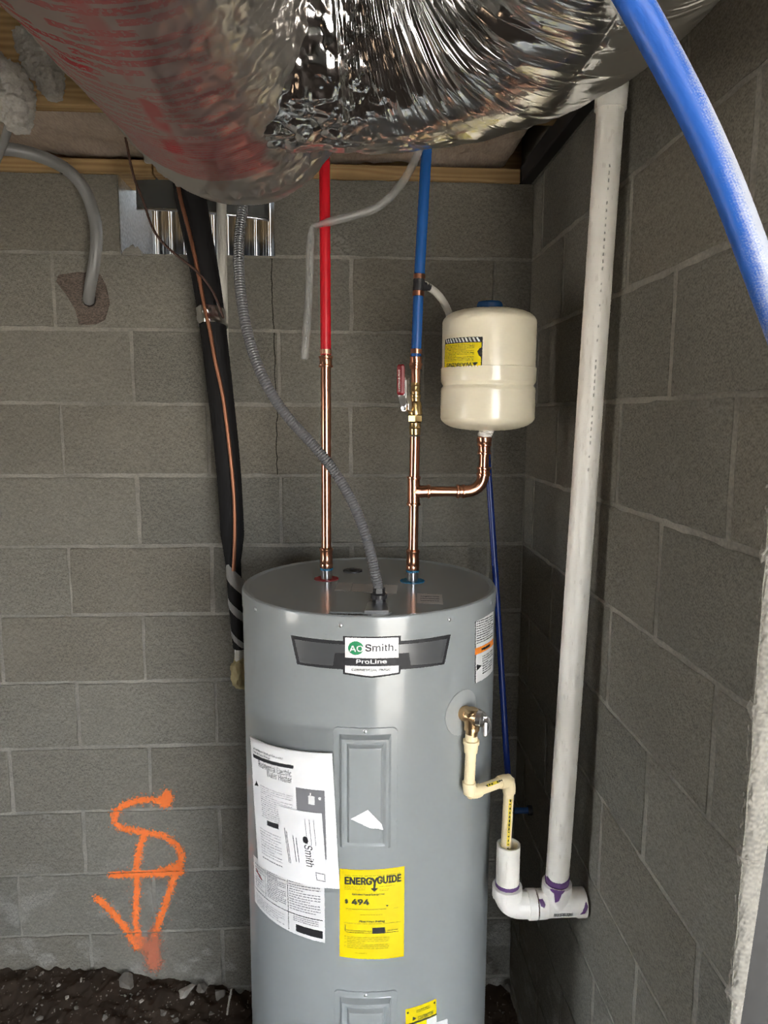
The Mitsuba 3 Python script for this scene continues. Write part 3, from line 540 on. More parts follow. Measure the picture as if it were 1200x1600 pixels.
add('water_heater__energy_label__small_print', cat(*[put(m, .0004) for m in mid_]), 'mat_yellow_ink', False)
# instruction label below the manual
put, W, H = heater_quad([(396.5, 1335), (507, 1372), (508, 1473), (399, 1408)], .0003)
add('water_heater__instruction_label', put(rect(0, 0, W, H, .0003)), 'mat_white_label', False, label='white label of fine print below the manual')
pr1 = [lines(W*.30, H*.40, W*.28, H*.55, 16, lg, .45), lines(W*.62, H*.40, W*.34, H*.50, 12, lg, .35), lines(W*.05, H*.40, W*.2, H*.5, 9, lg, .3), lines(W*.66, H*.22, W*.28, H*.10, 3, lg, .35), lines(W*.05, H*.05, W*.5, H*.22, 5, lg, .2)]
add('water_heater__instruction_label__small_print', cat(*[put(m, .0004) for m in pr1]), 'mat_ink_grey', False)
ik = [rect(W*.02, H*.335, W*.96, H*.012), rect(W*.60, H*.03, W*.006, H*.9), rect(W*.27, H*.36, W*.004, H*.6), rect(W*.60, H*.93, W*.38, H*.02)]
bb = extr(sg.box(W*.70, H*.07, W*.97, H*.16).buffer(H*.015), .00015)
add('water_heater__instruction_label__rule', cat(*[put(m, .0004) for m in ik], put(bb, .0004)), 'mat_ink', False)
add('water_heater__instruction_label__red_rule', put(fine(extr(sg.Polygon([(W*.06, H*.78), (W*.20, H*.66), (W*.20, H*.62), (W*.06, H*.74)]), .00015)), .0005), 'mat_red_grip', False)
# warning label on the right side
put, W, H = heater_quad([(742, 964), (770.5, 952), (769.5, 1047), (741.5, 1068)], .0003)
add('water_heater__warning_label', put(rect(0, 0, W, H, .0003)), 'mat_white_label', False, label='white warning label with an orange band')
add('water_heater__warning_label__orange_band', put(rect(0, H*.43, W, H*.10, .0003), .0003), 'mat_orange_ink', False)
add('water_heater__warning_label__print', cat(put(lines(W*.06, H*.58, W*.86, H*.36, 10, lg, .4), .0004), put(lines(W*.30, H*.08, W*.62, H*.30, 8, lg, .4), .0004), put(rect(W*.25, H*.46, W*.45, H*.035), .0007), put(extr(sg.Polygon([(W*.06, H*.18), (W*.26, H*.23), (W*.06, H*.28)]), .0002), .0004), put(rect(0, 0, W*.03, H), .0004), put(rect(0, H*.975, W, H*.025), .0004)), 'mat_ink', False)
# yellow sticker low on the right
put, W, H = heater_quad([(633.5, 1577), (681.5, 1560), (682, 1610), (634, 1628)], .0003)
add('water_heater__yellow_sticker', put(rect(0, 0, W, H, .0003)), 'mat_yellow', False, label='yellow sticker with a black band at the bottom of the picture')
add('water_heater__yellow_sticker__print', cat(put(rect(0, H*.50, W, H*.045), .0004), put(lines(W*.34, H*.80, W*.45, H*.10, 2, lg, .4), .0004), put(word('CONTRACTOR', W*.38, H*.58, H*.10, W*.50, True), .0004), put(lines(W*.3, H*.53, W*.4, H*.04, 1, lg), .0004), put(extr(sg.Polygon([(W*.22, H*.60), (W*.34, H*.65), (W*.22, H*.72)]), .0002), .0004), put(extr(sg.Point(W*.07, H*.88).buffer(W*.03), .0002), .0004), put(extr(sg.Point(W*.93, H*.90).buffer(W*.03), .0002), .0004)), 'mat_ink', False)
add('water_heater__yellow_sticker__white_field', put(rect(W*.66, 0, W*.34, H*.49, .0003), .0003), 'mat_white_label', False)
put, W, H = heater_quad([(682, 1597), (699, 1591), (700, 1640), (684, 1648)], .0006)
add('water_heater__white_tag', put(rect(0, 0, W, H, .0003)), 'mat_white_label', False)
# round plate at the relief valve
s, z = hc(722, 1113)
add('water_heater__port_ring', wrap(fine(extr(sg.Point(s, z).buffer(.047, 40), .0018), .004), -.0002), 'mat_enamel_pale', False, label='round pale cover ring at the relief valve')
# things on the lid
def top_poly(pts, h=.0005, o=0.): q = extr(sg.Polygon([PZ(a, b, ZT)[:2] for a, b in pts]).buffer(0), h); q.apply_translation([0, 0, ZT+o]); return q
C6 = lambda pts: [(330+a/2.4, 820+b/2.4) for a, b in pts]
add('water_heater__lid_label', top_poly(C6([(478, 217), (530, 217), (522, 249), (462, 246)])), 'mat_lid_label', False); add('water_heater__lid_label', top_poly(C6([(532, 221), (700, 227), (695, 259), (524, 250)])), 'mat_lid_label', False); add('water_heater__lid_label', top_poly(C6([(772, 258), (865, 262), (870, 299), (772, 294)])), 'mat_lid_label', False)
add('water_heater__lid_label_002__print', cat(*[top_poly(C6([(785, yy), (855, yy+2), (855, yy+4), (785, yy+2)]), .0003, .0005) for yy in (268, 276, 284)]), 'mat_ink_grey', False)
NL, NR = PZ(510, 904.5, ZT), PZ(644.3, 908, ZT)
add('water_heater__hot_ring', along(NL, NL+[0, 0, 1], [(0, .0285), (.0015, .0285), (.0015, .013)], 48), 'mat_red_disc', 30, label='red plastic ring'); add('water_heater__cold_ring', along(NR, NR+[0, 0, 1], [(0, .0285), (.0015, .0285), (.0015, .013)], 48), 'mat_blue_disc', 30, label='blue plastic ring')
p = PZ(551, 892.5, ZT); add('water_heater__plug', along(p, p+[0, 0, 1], [(0, .0235), (.003, .0235), (.004, .021), (.004, .010), (.0025, .009)], 48), 'mat_black_plastic', 30, label='round black plug')
cv = sg.Polygon([PZ(a, b, ZT)[:2] for a, b in C6([(440, 331), (680, 333), (668, 290), (470, 284)])]).buffer(-.008).buffer(.008)
q = extr(cv, .0022); q.apply_translation([0, 0, ZT]); add('water_heater__junction_cover', q, 'mat_enamel', False)
add('water_heater__lid_slot', top_poly(C6([(437, 334), (600, 338), (600, 342), (520, 345), (437, 338)]), .0008), 'mat_black', False)

# manual in its clear pouch, and the card
put, W, H = heater_quad([(391, 1150), (518.5, 1177), (530.5, 1389), (403.5, 1349)], .007, .010)
add('manual', put(rect(0, 0, W, H, .003)), 'mat_paper', False, 'white printed installation manual in a clear pouch on the heater', 'manual')
U = lambda a, b: (W*(a-75)/770, H)
def mp(zx, zy):                                             # position on the manual from its place in the photograph
    p = hc(380+zx/6.156, 1130+zy/6.156, RH+.010); tl, tr, bl = hc(391, 1150, RH+.010), hc(518.5, 1177, RH+.010), hc(403.5, 1349, RH+.010)
    A = np.stack([tr-tl, bl-tl], 1); a = np.linalg.solve(A, p-tl); return a[0]*W, (1-a[1])*H
def mq(pts): return fine(extr(sg.Polygon([mp(*p) for p in pts]), .0002), .012)
def mtext(t, zx, zy, hpx, zx2, zy2, bold=False):
    a, b = np.array(mp(zx, zy)), np.array(mp(zx2, zy2)); return word(t, a[0], a[1], hpx/6.156*H/205, b[0]-a[0], bold)
x1, y1 = mp(160, 585)
iks = [mq([(98, 292), (487, 405), (487, 438), (98, 325)]), mtext('Residential Electric', 150, 412, 58, 470, 494), mtext('Water Heater', 232, 508, 58, 475, 560), mtext('Installation Instructions and', 100, 245, 20, 378, 330), mtext('Use & Care Guide', 100, 278, 20, 258, 332), mq([(128, 555), (150, 605), (112, 595)]), mq([(235, 935), (350, 970), (350, 1020), (235, 980)])]
add('manual__lettering', cat(*[put(m, .0031) for m in iks]), 'mat_ink', False)
gx = [mq([(513, 612), (797, 645), (845, 1302), (790, 1290), (760, 870), (530, 835)])]
a0, b0 = mp(150, 960), mp(395, 740); gx.append(lines(b0[0]*0+mp(165, 600)[0], mp(165, 900)[1]+.004, mp(480, 700)[0]-mp(165, 600)[0], mp(165, 585)[1]-mp(165, 900)[1]-.004, 15, lg, .22))
gx.append(lines(mp(165, 990)[0], mp(165, 1240)[1], mp(370, 1080)[0]-mp(165, 1000)[0], mp(165, 990)[1]-mp(165, 1240)[1], 10, lg, .22)); gx.append(lines(mp(190, 1270)[0], mp(190, 1285)[1]-.002, mp(390, 1350)[0]-mp(190, 1270)[0], .006, 1, lg, .4))
add('manual__picture', cat(*[put(m, .0031) for m in gx]), 'mat_ink_grey', False, label='grey picture and small print')
add('manual__pictured_heater', cat(put(mq([(640, 690), (703, 700), (706, 780), (645, 772)]), .0036), put(mq([(655, 665), (668, 667), (668, 690), (655, 690)]), .0036), put(mq([(740, 705), (765, 708), (766, 735), (742, 732)]), .0036)), 'mat_white_label', False)
put, W, H = heater_quad([(433.6, 1258), (502.6, 1271), (511.5, 1385), (449.5, 1366)], .0112, .0115)
add('reply_card', put(rect(0, 0, W, H, .0008)), 'mat_paper', False, 'small white reply card lying on the manual in the pouch', 'card')
tx = word('Smith', W*.56, H*.53, H*.115, H*.30, False, rot=-math.pi/2); e1 = extr(affinity.scale(sg.Point(W*.60, H*.60).buffer(1, 16), W*.06, H*.05), .0002)
add('reply_card__lettering', cat(put(tx, .0009), put(e1, .0009)), 'mat_ink', False)
ln = [rect(W*(.63+.095*i), H*.54, W*.010, H*.36) for i in range(3)] + [box((W*(.30+.07*i), H*.25, 0), (W*(.32+.07*i), H*(.62-.02*i), .0002)) for i in range(2)] + [box((W*.10, H*.2, 0), (W*.12, H*.7, .0002)), box((W*.14, H*.2, 0), (W*.16, H*.66, .0002))]
st = extr(sg.box(W*.76, H*.06, W*.97, H*.17).difference(sg.box(W*.775, H*.07, W*.955, H*.16)), .0002)
add('reply_card__small_print', cat(*[put(fine(m), .0009) for m in ln], put(st, .0009)), 'mat_ink_grey', False)
put, W, H = heater_quad([(384.5, 1112), (520, 1138), (533, 1396), (401, 1356)], .0105, .011)
inner = sg.Polygon([(W*.055, H*.835), (W*.985, H*.835), (W*.985, H*.02), (W*.055, H*.02)])
add('plastic_pouch', put(fine(extr(sg.box(0, 0, W, H).difference(inner), .0004), .01)), 'mat_pouch', False, 'clear plastic pouch round the manual, stuck to the heater', 'pouch')

# ------------------------------------------------------------------ copper, PEX and valve
RC = .0111
def fit(p0, p1, prof, key, bsdf, n=32, **k): return add(key, along(p0, p1, prof, n), bsdf, 35, **k)
def sleeve(L, r=.0136, bead=.0158, ends=(1, 1)):
    o = [(0, .0118)] if ends[0] else [(0, r)]
    if ends[0]: o += [(.001, bead), (.005, bead), (.007, r)]
    if ends[1]: o += [(L-.007, r), (L-.005, bead), (L-.001, bead), (L, .0118)]
    else: o += [(L, r)]
    return o
UP = np.array([0, 0, 1.])
YL, YRt = float(NL[1]), float(NR[1])
# hot side
pA, pB = NL.copy(), PY(509, 549, YL); dA = pB-pA; LA = np.linalg.norm(dA); dA /= LA
tag('hot_water_pipe', 'straight copper pipe rising from the red ring on the heater lid', 'pipe')
add('hot_water_pipe__tube', along(pA+dA*.02, pA+dA*(LA-.004), [(0, RC), (LA-.024, RC)]), 'mat_copper', 40)
add('hot_water_pipe__nipple', along(pA, pA+dA, [(0, .0125), (.022, .0125), (.022, .0145), (.026, .0145)]), 'mat_zinc_bright', 35, label='bright steel nipple')
add('hot_water_pipe__union_ring', along(pA+dA*.022, pA+dA, [(0, .0152), (.005, .0152)]), 'mat_blue_disc', 35)
add('hot_water_pipe__fitting', along(pA+dA*.027, pA+dA, [(0, .0145), (.008, .0155), (.012, .0135), (.018, .0150), (.022, .0138), (.038, .0138), (.041, .0155), (.045, .0155), (.048, .0118)]), 'mat_copper', 35)
add('hot_water_pipe__fitting', along(pB-dA*.036, pB, sleeve(.026, ends=(1, 1))), 'mat_copper', 35)
add('hot_water_pipe__crimp_ring', along(pB-dA*.006, pB, [(0, .0128), (.010, .0128)]), 'mat_copper_dull', 35)
pC = PY(507, 242, YL); pC = pB + (pC-pB)*1.35
add('red_water_pipe', sweep(spline([pB-dA*.008, (pB+pC)/2, pC], 8), .0118, 28), 'mat_pex_red', 40, 'red plastic water pipe rising to the ceiling in the middle of the wall', 'pipe')
# cold side
q0 = NR.copy(); P_ = lambda px, py: PY(px, py, YRt)
tag('cold_water_pipe', 'copper pipe with a tee rising from the blue ring on the heater lid', 'pipe')
tee = P_(646, 768); v0 = P_(648.3, 682); d1 = (v0-q0)/np.linalg.norm(v0-q0)
add('cold_water_pipe__tube', along(q0+d1*.02, v0, [(0, RC), (np.linalg.norm(v0-q0)-.02, RC)]), 'mat_copper', 40)
add('cold_water_pipe__nipple', along(q0, q0+d1, [(0, .0125), (.022, .0125), (.022, .0145), (.026, .0145)]), 'mat_zinc_bright', 35, label='bright steel nipple')
add('cold_water_pipe__union_ring', along(q0+d1*.022, q0+d1, [(0, .0152), (.005, .0152)]), 'mat_blue_disc', 35)
add('cold_water_pipe__fitting', along(q0+d1*.027, q0+d1, [(0, .0145), (.008, .0155), (.012, .0135), (.018, .0150), (.022, .0138), (.038, .0138), (.041, .0155), (.045, .0155), (.048, .0118)]), 'mat_copper', 35)
tb, ta = P_(646, 790), P_(646.5, 744); LT = np.linalg.norm(ta-tb)
el = P_(755, 768); el[2] = tee[2]
brd = (el-tee)/np.linalg.norm(el-tee)
flare = along(tee, tee+brd, [(0, .0138), (.010, .0145), (.016, .0140), (.024, .0136), (.031, .0136), (.033, .0156), (.037, .0156), (.039, .0118)])
add('cold_water_pipe__tee', cat(along(tb, ta, sleeve(LT)), flare), 'mat_copper', 35)
tank_b = PY(757, 681, YRt); up_ = PY(755, 745, YRt)
add('cold_water_pipe__branch', poly_tube([tee+brd*.02, el, tank_b], .0112, .045, 28, 12), 'mat_copper', 40)
e1, e2 = el-brd*.062, el + (tank_b-el)/np.linalg.norm(tank_b-el)*.042
add('cold_water_pipe__elbow', cat(poly_tube([el-brd*.045, el, el+(tank_b-el)/np.linalg.norm(tank_b-el)*.045], .0134, .044, 28, 12), along(e1, el, sleeve(.020)), along(e2-[0, 0, .006], tank_b, sleeve(.020))), 'mat_copper', 35)
dB = (tank_b-el)/np.linalg.norm(tank_b-el)
add('cold_water_pipe__adapter', along(tank_b-dB*.042, tank_b, [(0, .0118), (.001, .0158), (.005, .0158), (.007, .0136), (.018, .0136), (.020, .0158), (.024, .0158), (.027, .0150), (.030, .0165), (.038, .0165), (.040, .015)]), 'mat_copper', 35)
# ball valve
v1 = P_(649.6, 556); dv = (v1-v0)/np.linalg.norm(v1-v0); LV = np.linalg.norm(v1-v0)
zpx = lambda py: np.linalg.norm(P_(649, py)-P_(648.3, 682))
tag('ball_valve', 'brass ball valve with a red lever on the cold water pipe', 'valve')
pf = [(680, .0112), (678, .0122), (670, .0122), (669, .0135), (667, .0122), (661, .0122), (660, .0135), (659, .0150), (658, .0120), (649, .0120), (648, .0152), (645, .0158), (640, .0150), (634, .0142), (629, .0128), (627, .0108), (622, .0108), (621, .0118), (617, .0118), (616, .0100), (612, .0100), (611, .0110), (608, .0098), (604, .0098), (603, .0112), (600, .0098), (596, .0098)]
pf = [(zpx(a), r) for a, r in pf]
add('ball_valve__body', along(v0, v1, pf, 40), 'mat_brass', 35)
add('ball_valve__nut', hexn(v0+dv*zpx(654), dv, .0172, zpx(649.5)-zpx(658.5)), 'mat_brass', False)
add('ball_valve__copper_end', along(v0+dv*(zpx(598)), v1, [(0, .0100), (zpx(577)-zpx(598), .0100), (zpx(576)-zpx(598), .0132), (zpx(572)-zpx(598), .0132), (zpx(571)-zpx(598), .0150), (zpx(568)-zpx(598), .0150), (zpx(567)-zpx(598), .0128), (zpx(558)-zpx(598), .0132), (zpx(557)-zpx(598), .0112)]), 'mat_copper', 35)
sc = P_(646, 638); st_d = np.array([-.62, -.78, 0]); 
add('ball_valve__stem', along(sc, sc+st_d, [(0, .008), (.020, .008), (.022, .0055), (.034, .0055)], 20), 'mat_bronze', 30)
b_ = sc+st_d*.030 + [-.004, 0, 0]
add('ball_valve__stem_nut', hexn(b_+st_d*.004, st_d, .0048, .007), 'mat_steel', False)
R_ = lambda v: v[0]*np.array([st_d[1]*-1, st_d[0], 0]) + v[1]*UP + v[2]*st_d      # in the lever's own plane: sideways, up, out
lev = sg.Polygon([(-.004, -.005), (.004, -.005), (.007, .012), (.007, .030), (.008, .066), (-.007, .066), (-.007, .030), (-.007, .012)]).buffer(.0015)
q = fine(extr(lev, .0022), .006); q.vertices[:, 2] += np.clip((q.vertices[:, 1]-.002)/.026, 0, 1)*.010; q.vertices = np.array([b_ + R_(v) for v in q.vertices]); q.fix_normals()
sd = sg.Polygon([(0, -.008), (.012, -.004), (.012, .010), (.022, .022), (.022, .060), (.010, .066), (.010, .030), (0, .012)])
w_ = extr(sd.difference(sg.box(.0145, .028, .0185, .052)), .0020); w2 = w_.vertices.copy(); w_.vertices = np.array([b_ + R_((.0100+c*.8, bb, a_-.012)) for a_, bb, c in w2]); w_.fix_normals()
add('ball_valve__lever', cat(q, w_), 'mat_steel', False, label='bright steel lever')
gp = bevel_box((-.0105, .028, .008), (.0085, .094, .0185), .004); gp.vertices = np.array([b_ + R_(v) for v in gp.vertices]); gp.fix_normals()
add('ball_valve__grip', gp, 'mat_red_grip', 30, label='dark red plastic grip')
gl = lines(0, 0, .046, .009, 2, np.random.default_rng(2), .4); gl.vertices = np.array([b_ + R_((-.0015+b*.6-.003, .036+a, .0186+c)) for a, b, c in gl.vertices])
add('ball_valve__grip__lettering', gl, 'mat_paper', False)
# blue pipe above the valve
w0, w1, w2, w3 = P_(650, 557), P_(653.6, 463), P_(655.4, 428), P_(666, 242)
w4 = w3 + (w3-w2)*.5
tag('blue_water_pipe', 'blue plastic water pipe with a black tee above the ball valve', 'pipe')
add('blue_water_pipe__lower_length', sweep(spline([w0, w1], 6), .0112, 28), 'mat_pex_blue', 40); add('blue_water_pipe__upper_length', sweep(spline([w2, w3, w4], 8), .0116, 28), 'mat_pex_blue', 40)
dw = (w2-w1)/np.linalg.norm(w2-w1)
add('blue_water_pipe__tee', cat(along(w1-dw*.004, w2, [(0, .009), (np.linalg.norm(w2-w1)+.008, .009)]), along(w1+dw*.012, w2, [(0, .0125), (.026, .0125)]), along(w1+dw*.025, w1+dw*.025+[.8, .5, -.1], [(0, .009), (.024, .009), (.024, .0075), (.03, .0075)])), 'mat_black_plastic', 35, label='black plastic tee')
for a in (w0+dw*.006, w1+dw*.001, w2-dw*.011): add('blue_water_pipe__crimp_ring', along(a, a+dw, [(0, .0128), (.010, .0128)]), 'mat_copper', 35)
add('white_branch_tube', tube([w1+dw*.025+np.array([.014, .008, 0]), PY(672, 450, YRt+.02), PY(686, 462, YRt+.04), PY(698, 481, YRt+.07), PY(706, 503, YRt+.10), PY(716, 560, YRt+.14), PY(735, 640, YRt+.155)], .0085, 40, 20), 'mat_tube_white', 40, 'short white tube curving from the black tee to behind the cream tank', 'tube')
# thin blue line behind
bs = PXw(829, 1266, wx(1.6)-.002)
c_ = PY(797, 1268, bs[1]); c_[2] = bs[2]
tag('blue_supply_line', 'thin dark blue plastic line running down beside the heater into the right wall', 'pipe')
add('blue_supply_line__line', poly_tube([PY(752, 600, 1.76), PY(762, 720, 1.745), PY(775, 910, 1.72), PY(792, 1190, 1.68), c_+[0, 0, .01]], .0078, .03, 20), 'mat_blue_line', 40)
add('blue_supply_line__wall_stub', sweep(spline([c_, bs+[.02, 0, 0]], 6), .0086, 20), 'mat_pex_blue', 40)
add('blue_supply_line__elbow', along(c_-[.012, 0, 0], c_+[1, 0, 0], [(0, .0100), (.022, .0100)]), 'mat_black_plastic', 35, label='black elbow fitting')
add('blue_supply_line__grommet', along(bs-[.008, 0, 0], bs+[1, 0, 0], [(0, .0135), (.012, .0135)]), 'mat_black_plastic', 35, label='black wall grommet')

# ------------------------------------------------------------------ expansion tank
TX = .5*(PY(689, 560, YRt)[0]+PY(837, 560, YRt)[0]); TR = .5*(PY(837, 560, YRt)[0]-PY(689, 560, YRt)[0])*.985
tzp = lambda py: PY(763, py, YRt)[2]
z0, z1 = tzp(673), tzp(484)
pf = [(0, z0)] + [(TR*math.sin(a)**.75, z0 + .030*(1-math.cos(a))) for a in np.linspace(.1, math.pi/2, 14)]
zg = tzp(603); zl = tzp(576)
pf += [(TR, zg-.012), (TR-.001, zg-.006), (TR-.0045, zg-.001), (TR-.0045, zg+.001), (TR-.001, zg+.006), (TR+.0004, zg+.010), (TR+.0008, zl-.003), (TR+.0008, zl), (TR-.0015, zl+.0012), (TR-.0015, z1-.030)]
pf += [((TR-.0015)*math.cos(a)**.55, z1-.030 + .030*math.sin(a)) for a in np.linspace(0, math.pi/2*.97, 16)] + [(0, z1)]
tag('expansion_tank', 'cream expansion tank with an upside-down yellow warning label', 'tank')
add('expansion_tank__shell', zlathe(TX, YRt, pf, 128), 'mat_cream', 28)
add('expansion_tank__cap', zlathe(TX, YRt, [(0, z1-.004), (.029, z1-.004), (.028, z1+.012), (.025, z1+.0165), (0, z1+.018)], 40), 'mat_blue_cap', 30, label='round blue plastic cap')
add('expansion_tank__cap_collar', zlathe(TX, YRt, [(0, z1-.006), (.050, z1-.0035), (.050, z1-.001), (0, z1+.0003)], 40), 'mat_black_plastic', 30)
p = np.array([TX, YRt, z0+.004]); dt = (tank_b-p)/np.linalg.norm(tank_b-p); Lt = np.linalg.norm(tank_b-p)
add('expansion_tank__threaded_neck', along(p, tank_b, [(0, .017), (Lt*.35, .017), (Lt*.4, .0135), (Lt*.6, .0165), (Lt*.7, .0135), (Lt*.85, .0165), (Lt+.004, .0150)]), 'mat_teflon', 30, label='threaded neck wound with white tape')
def tank_q(px, py):
    d = ray(px, py); ax, ay = TX, YRt; R = TR; a = d[0]**2+d[1]**2; b = -2*(d[0]*ax+d[1]*ay); c = ax*ax+ay*ay-R*R; t = (-b-math.sqrt(max(b*b-4*a*c, 0)))/2/a; P = EYE+d*t
    return np.array([math.atan2(P[0]-ax, ay-P[1])*TR, P[2]])
tl, tr, br, bl = [tank_q(680+a/6.4, 450+b/6.4) for a, b in ((103, 512), (476, 487), (466, 795), (92, 810))]
W, H = np.linalg.norm(tr-tl), np.linalg.norm(tl-bl)
def tput(m, o=0.):
    u, v = m.vertices[:, 0]/W, m.vertices[:, 1]/H; m = m.copy(); p = (bl[None]*((1-u)*(1-v))[:, None] + br[None]*(u*(1-v))[:, None] + tr[None]*(u*v)[:, None] + tl[None]*((1-u)*v)[:, None])
    r = TR + .0002 + o + m.vertices[:, 2]; th = p[:, 0]/TR; m.vertices = np.c_[TX+r*np.sin(th), YRt-r*np.cos(th), p[:, 1]]; return m
add('expansion_tank__warning_label', tput(rect(0, 0, W, H, .0003)), 'mat_ink', False, label='yellow warning label, upside down')
add('expansion_tank__warning_label__yellow_field', cat(tput(rect(W*.02, H*.02, W*.96, H*.80, .0002), .0004)), 'mat_yellow', False)
hs = [fine(extr(sg.Polygon([(W*(.03+.083*i), H*.985), (W*(.072+.083*i), H*.985), (W*(.125+.083*i), H*.845), (W*(.083+.083*i), H*.845)]), .0002)) for i in range(11)]
add('expansion_tank__warning_label__hazard_stripe', cat(*[tput(m, .0004) for m in hs]), 'mat_white_label', False)
wd = word('WARNING', W*.80, H*.165, H*.115, W*.68, True, rot=math.pi)
bk = [wd, extr(sg.Polygon([(W*.80, H*.17), (W*.92, H*.17), (W*.86, H*.05)]), .0002), extr(sg.Polygon([(W*.98, H*.65), (W*.94, H*.62), (W*.90, H*.52), (W*.94, H*.38), (W*.98, H*.34)]), .0002), lines(W*.06, H*.22, W*.78, H*.56, 11, lg, .26)]
add('expansion_tank__warning_label__print', cat(*[tput(m, .0008) for m in bk]), 'mat_ink', False)

# ------------------------------------------------------------------ relief valve and CPVC drop
YP = 1.40
zq = PY(795, 1217, YP)[2]
yv = 1.30
for yy in np.linspace(1.25, 1.4, 400):
    if abs(PY(732.5, 1240, yy)[2]-zq) < .0008: yv = yy; break
k1 = PY(732.5, 1240, yv); k1[2] = zq; k0 = PY(739, 1118, yv); k0[:2] = k1[:2] + [.003, 0]
k2 = PY(796, 1217, YP); k2[2] = zq; k3 = PY(790, 1342, YP); k3[:2] = k2[:2] + [-.004, 0]
s, z = hc(722, 1113); th = s/RH; nr = np.array([math.sin(th), -math.cos(th), 0]); hs_ = np.array([XH, YH, z]) + nr*RH
tag('relief_valve', 'brass relief valve on the right side of the heater', 'valve')
vb = k0.copy(); vb[2] = z
dh = (vb-hs_); dh[2] = 0; dh /= np.linalg.norm(dh)
add('relief_valve__inlet', along(hs_-dh*.01, vb, [(0, .0135), (.016, .0135), (.017, .0160), (.024, .0160), (.026, .0128), (np.linalg.norm(vb-hs_)+.01, .0140)]), 'mat_bronze', 35)
fd = np.array([.80, -.60, 0.])
add('relief_valve__body', cat(along(vb+[0, 0, .012], vb-UP, [(-.004, .011), (0, .0165), (.022, .0165), (.032, .0145), (.036, .0155), (.040, .0155), (.041, .0125), (.052, .0125)]), along(vb-fd*.014, vb+fd, [(0, .012), (.004, .0165), (.022, .0168), (.024, .0175), (.028, .0175)])), 'mat_bronze', 35)
add('relief_valve__bonnet', along(vb+fd*.014, vb+fd, [(0, .0165), (.010, .0155), (.014, .010), (.015, .006), (.024, .0055)]), 'mat_steel', 35, label='silver bonnet')
lv = vb+fd*.030
add('relief_valve__test_lever', cat(bevel_box(lv+[-.004, -.004, -.034], lv+[.004, .004, .010], .002), tube([lv+[.006, 0, -.030], lv+[.009, -.004, -.012], lv+[.004, -.004, .006]], .0022, 14, 8)), 'mat_steel', False, label='hanging silver test lever')
tag('discharge_pipe', 'cream-yellow plastic discharge pipe stepping down from the relief valve', 'pipe')
RP = .0111
ka = k0.copy(); ka[2] = z-.042
add('discharge_pipe__adapter', along(ka+[0, 0, .006], k1, [(0, .0125), (.014, .0125), (.0145, .0165), (.022, .0165), (.023, .0150), (.034, .0140), (.040, .0135)]), 'mat_cpvc', 35)
add('discharge_pipe__upper_length', sweep(spline([ka, k1], 5), RP, 24), 'mat_cpvc', 40)
dx = (k2-k1)/np.linalg.norm(k2-k1)
add('discharge_pipe__cross_length', sweep(spline([k1, k2], 5), RP, 24), 'mat_cpvc', 40)
add('discharge_pipe__elbow', cat(poly_tube([k1+[0, 0, .026], k1, k1+dx*.028], .0138, .022, 28, 12)), 'mat_cpvc', 40)
add('discharge_pipe__elbow', cat(poly_tube([k2-dx*.028, k2, k2-[0, 0, .030]], .0138, .022, 28, 12)), 'mat_cpvc', 40)
add('discharge_pipe__lower_length', sweep(spline([k2, k3], 5), RP, 24), 'mat_cpvc', 40)
# printed stripe and marks on the lengths
def strip(p0, p1, side, w, key, bsdf, a=.1, b=.9, r=RP, dash=None):
    p0, p1 = np.asarray(p0), np.asarray(p1); d = (p1-p0)/np.linalg.norm(p1-p0); s_ = np.asarray(side, float); s_ = s_-d*(s_ @ d); s_ /= np.linalg.norm(s_); t_ = np.cross(d, s_); L = np.linalg.norm(p1-p0); out = []
    segs = [(a, b)] if dash is None else dash
    for a_, b_2 in segs:
        def fn(u, v): th = (v-.5)*w/r; return p0 + d*(L*(a_+u*(b_2-a_)))[:, None] + (r+.0003)*(np.cos(th)[:, None]*s_ + np.sin(th)[:, None]*t_)
        out.append(grid(6, 7, fn))
    return add(key, cat(*out), bsdf, False)
dg = np.random.default_rng(9)
dashes = [(a, a+dg.uniform(.01, .035)) for a in np.arange(.12, .74, .05)]
strip(k2, k3, (.15, -1, 0), .007, 'discharge_pipe__lower_length__yellow_stripe', 'mat_cpvc_stripe', .22, .80)
strip(k2, k3, (.15, -1, 0), .003, 'discharge_pipe__lower_length__print', 'mat_ink', dash=[(a+.1, b+.1) for a, b in dashes], r=RP+.0002)
strip(k1, k2, (0, -.7, .7), .006, 'discharge_pipe__cross_length__yellow_stripe', 'mat_cpvc_stripe', .38, .66)
strip(k1, k2, (0, -.7, .7), .003, 'discharge_pipe__cross_length__print', 'mat_ink', dash=[(.36, .40), (.42, .46), (.48, .52), (.62, .66), (.67, .71), (.72, .76)], r=RP+.0002)

# ------------------------------------------------------------------ PVC drain
RV = .0252
tag('drain_pipe', 'off-white plastic drain standpipe with purple primer, tee and trap beside the right wall', 'drain pipe')
zt_ = PY(872, 1411, YP)[2]
t0 = PY(868, 1411, YP); t0[2] = zt_; top = PY(954, 166, YP-.03)
ds = (top-t0)/np.linalg.norm(top-t0); Ls = np.linalg.norm(top-t0)
add('drain_pipe__standpipe', along(t0+ds*.02, top+ds*.10, [(0, RV), (Ls+.08, RV)], 48), 'mat_pvc', 40)
zc_ = np.linalg.norm(PY(953, 152, YP-.03)-t0)
add('drain_pipe__coupling', along(t0+ds*(zc_-.022), top+ds, [(0, RV), (0, RV+.0035), (.045, RV+.0045), (.046, RV+.002), (.075, RV+.002)], 48), 'mat_pvc_white', 35, label='white coupling at the top')
rc = k3.copy(); rc = np.array([PY(792.5, 1390, YP)[0], YP, PY(792, 1390, YP)[2]]); rtop = np.array([rc[0], YP, PY(793, 1319, YP)[2]])
zz = zt_
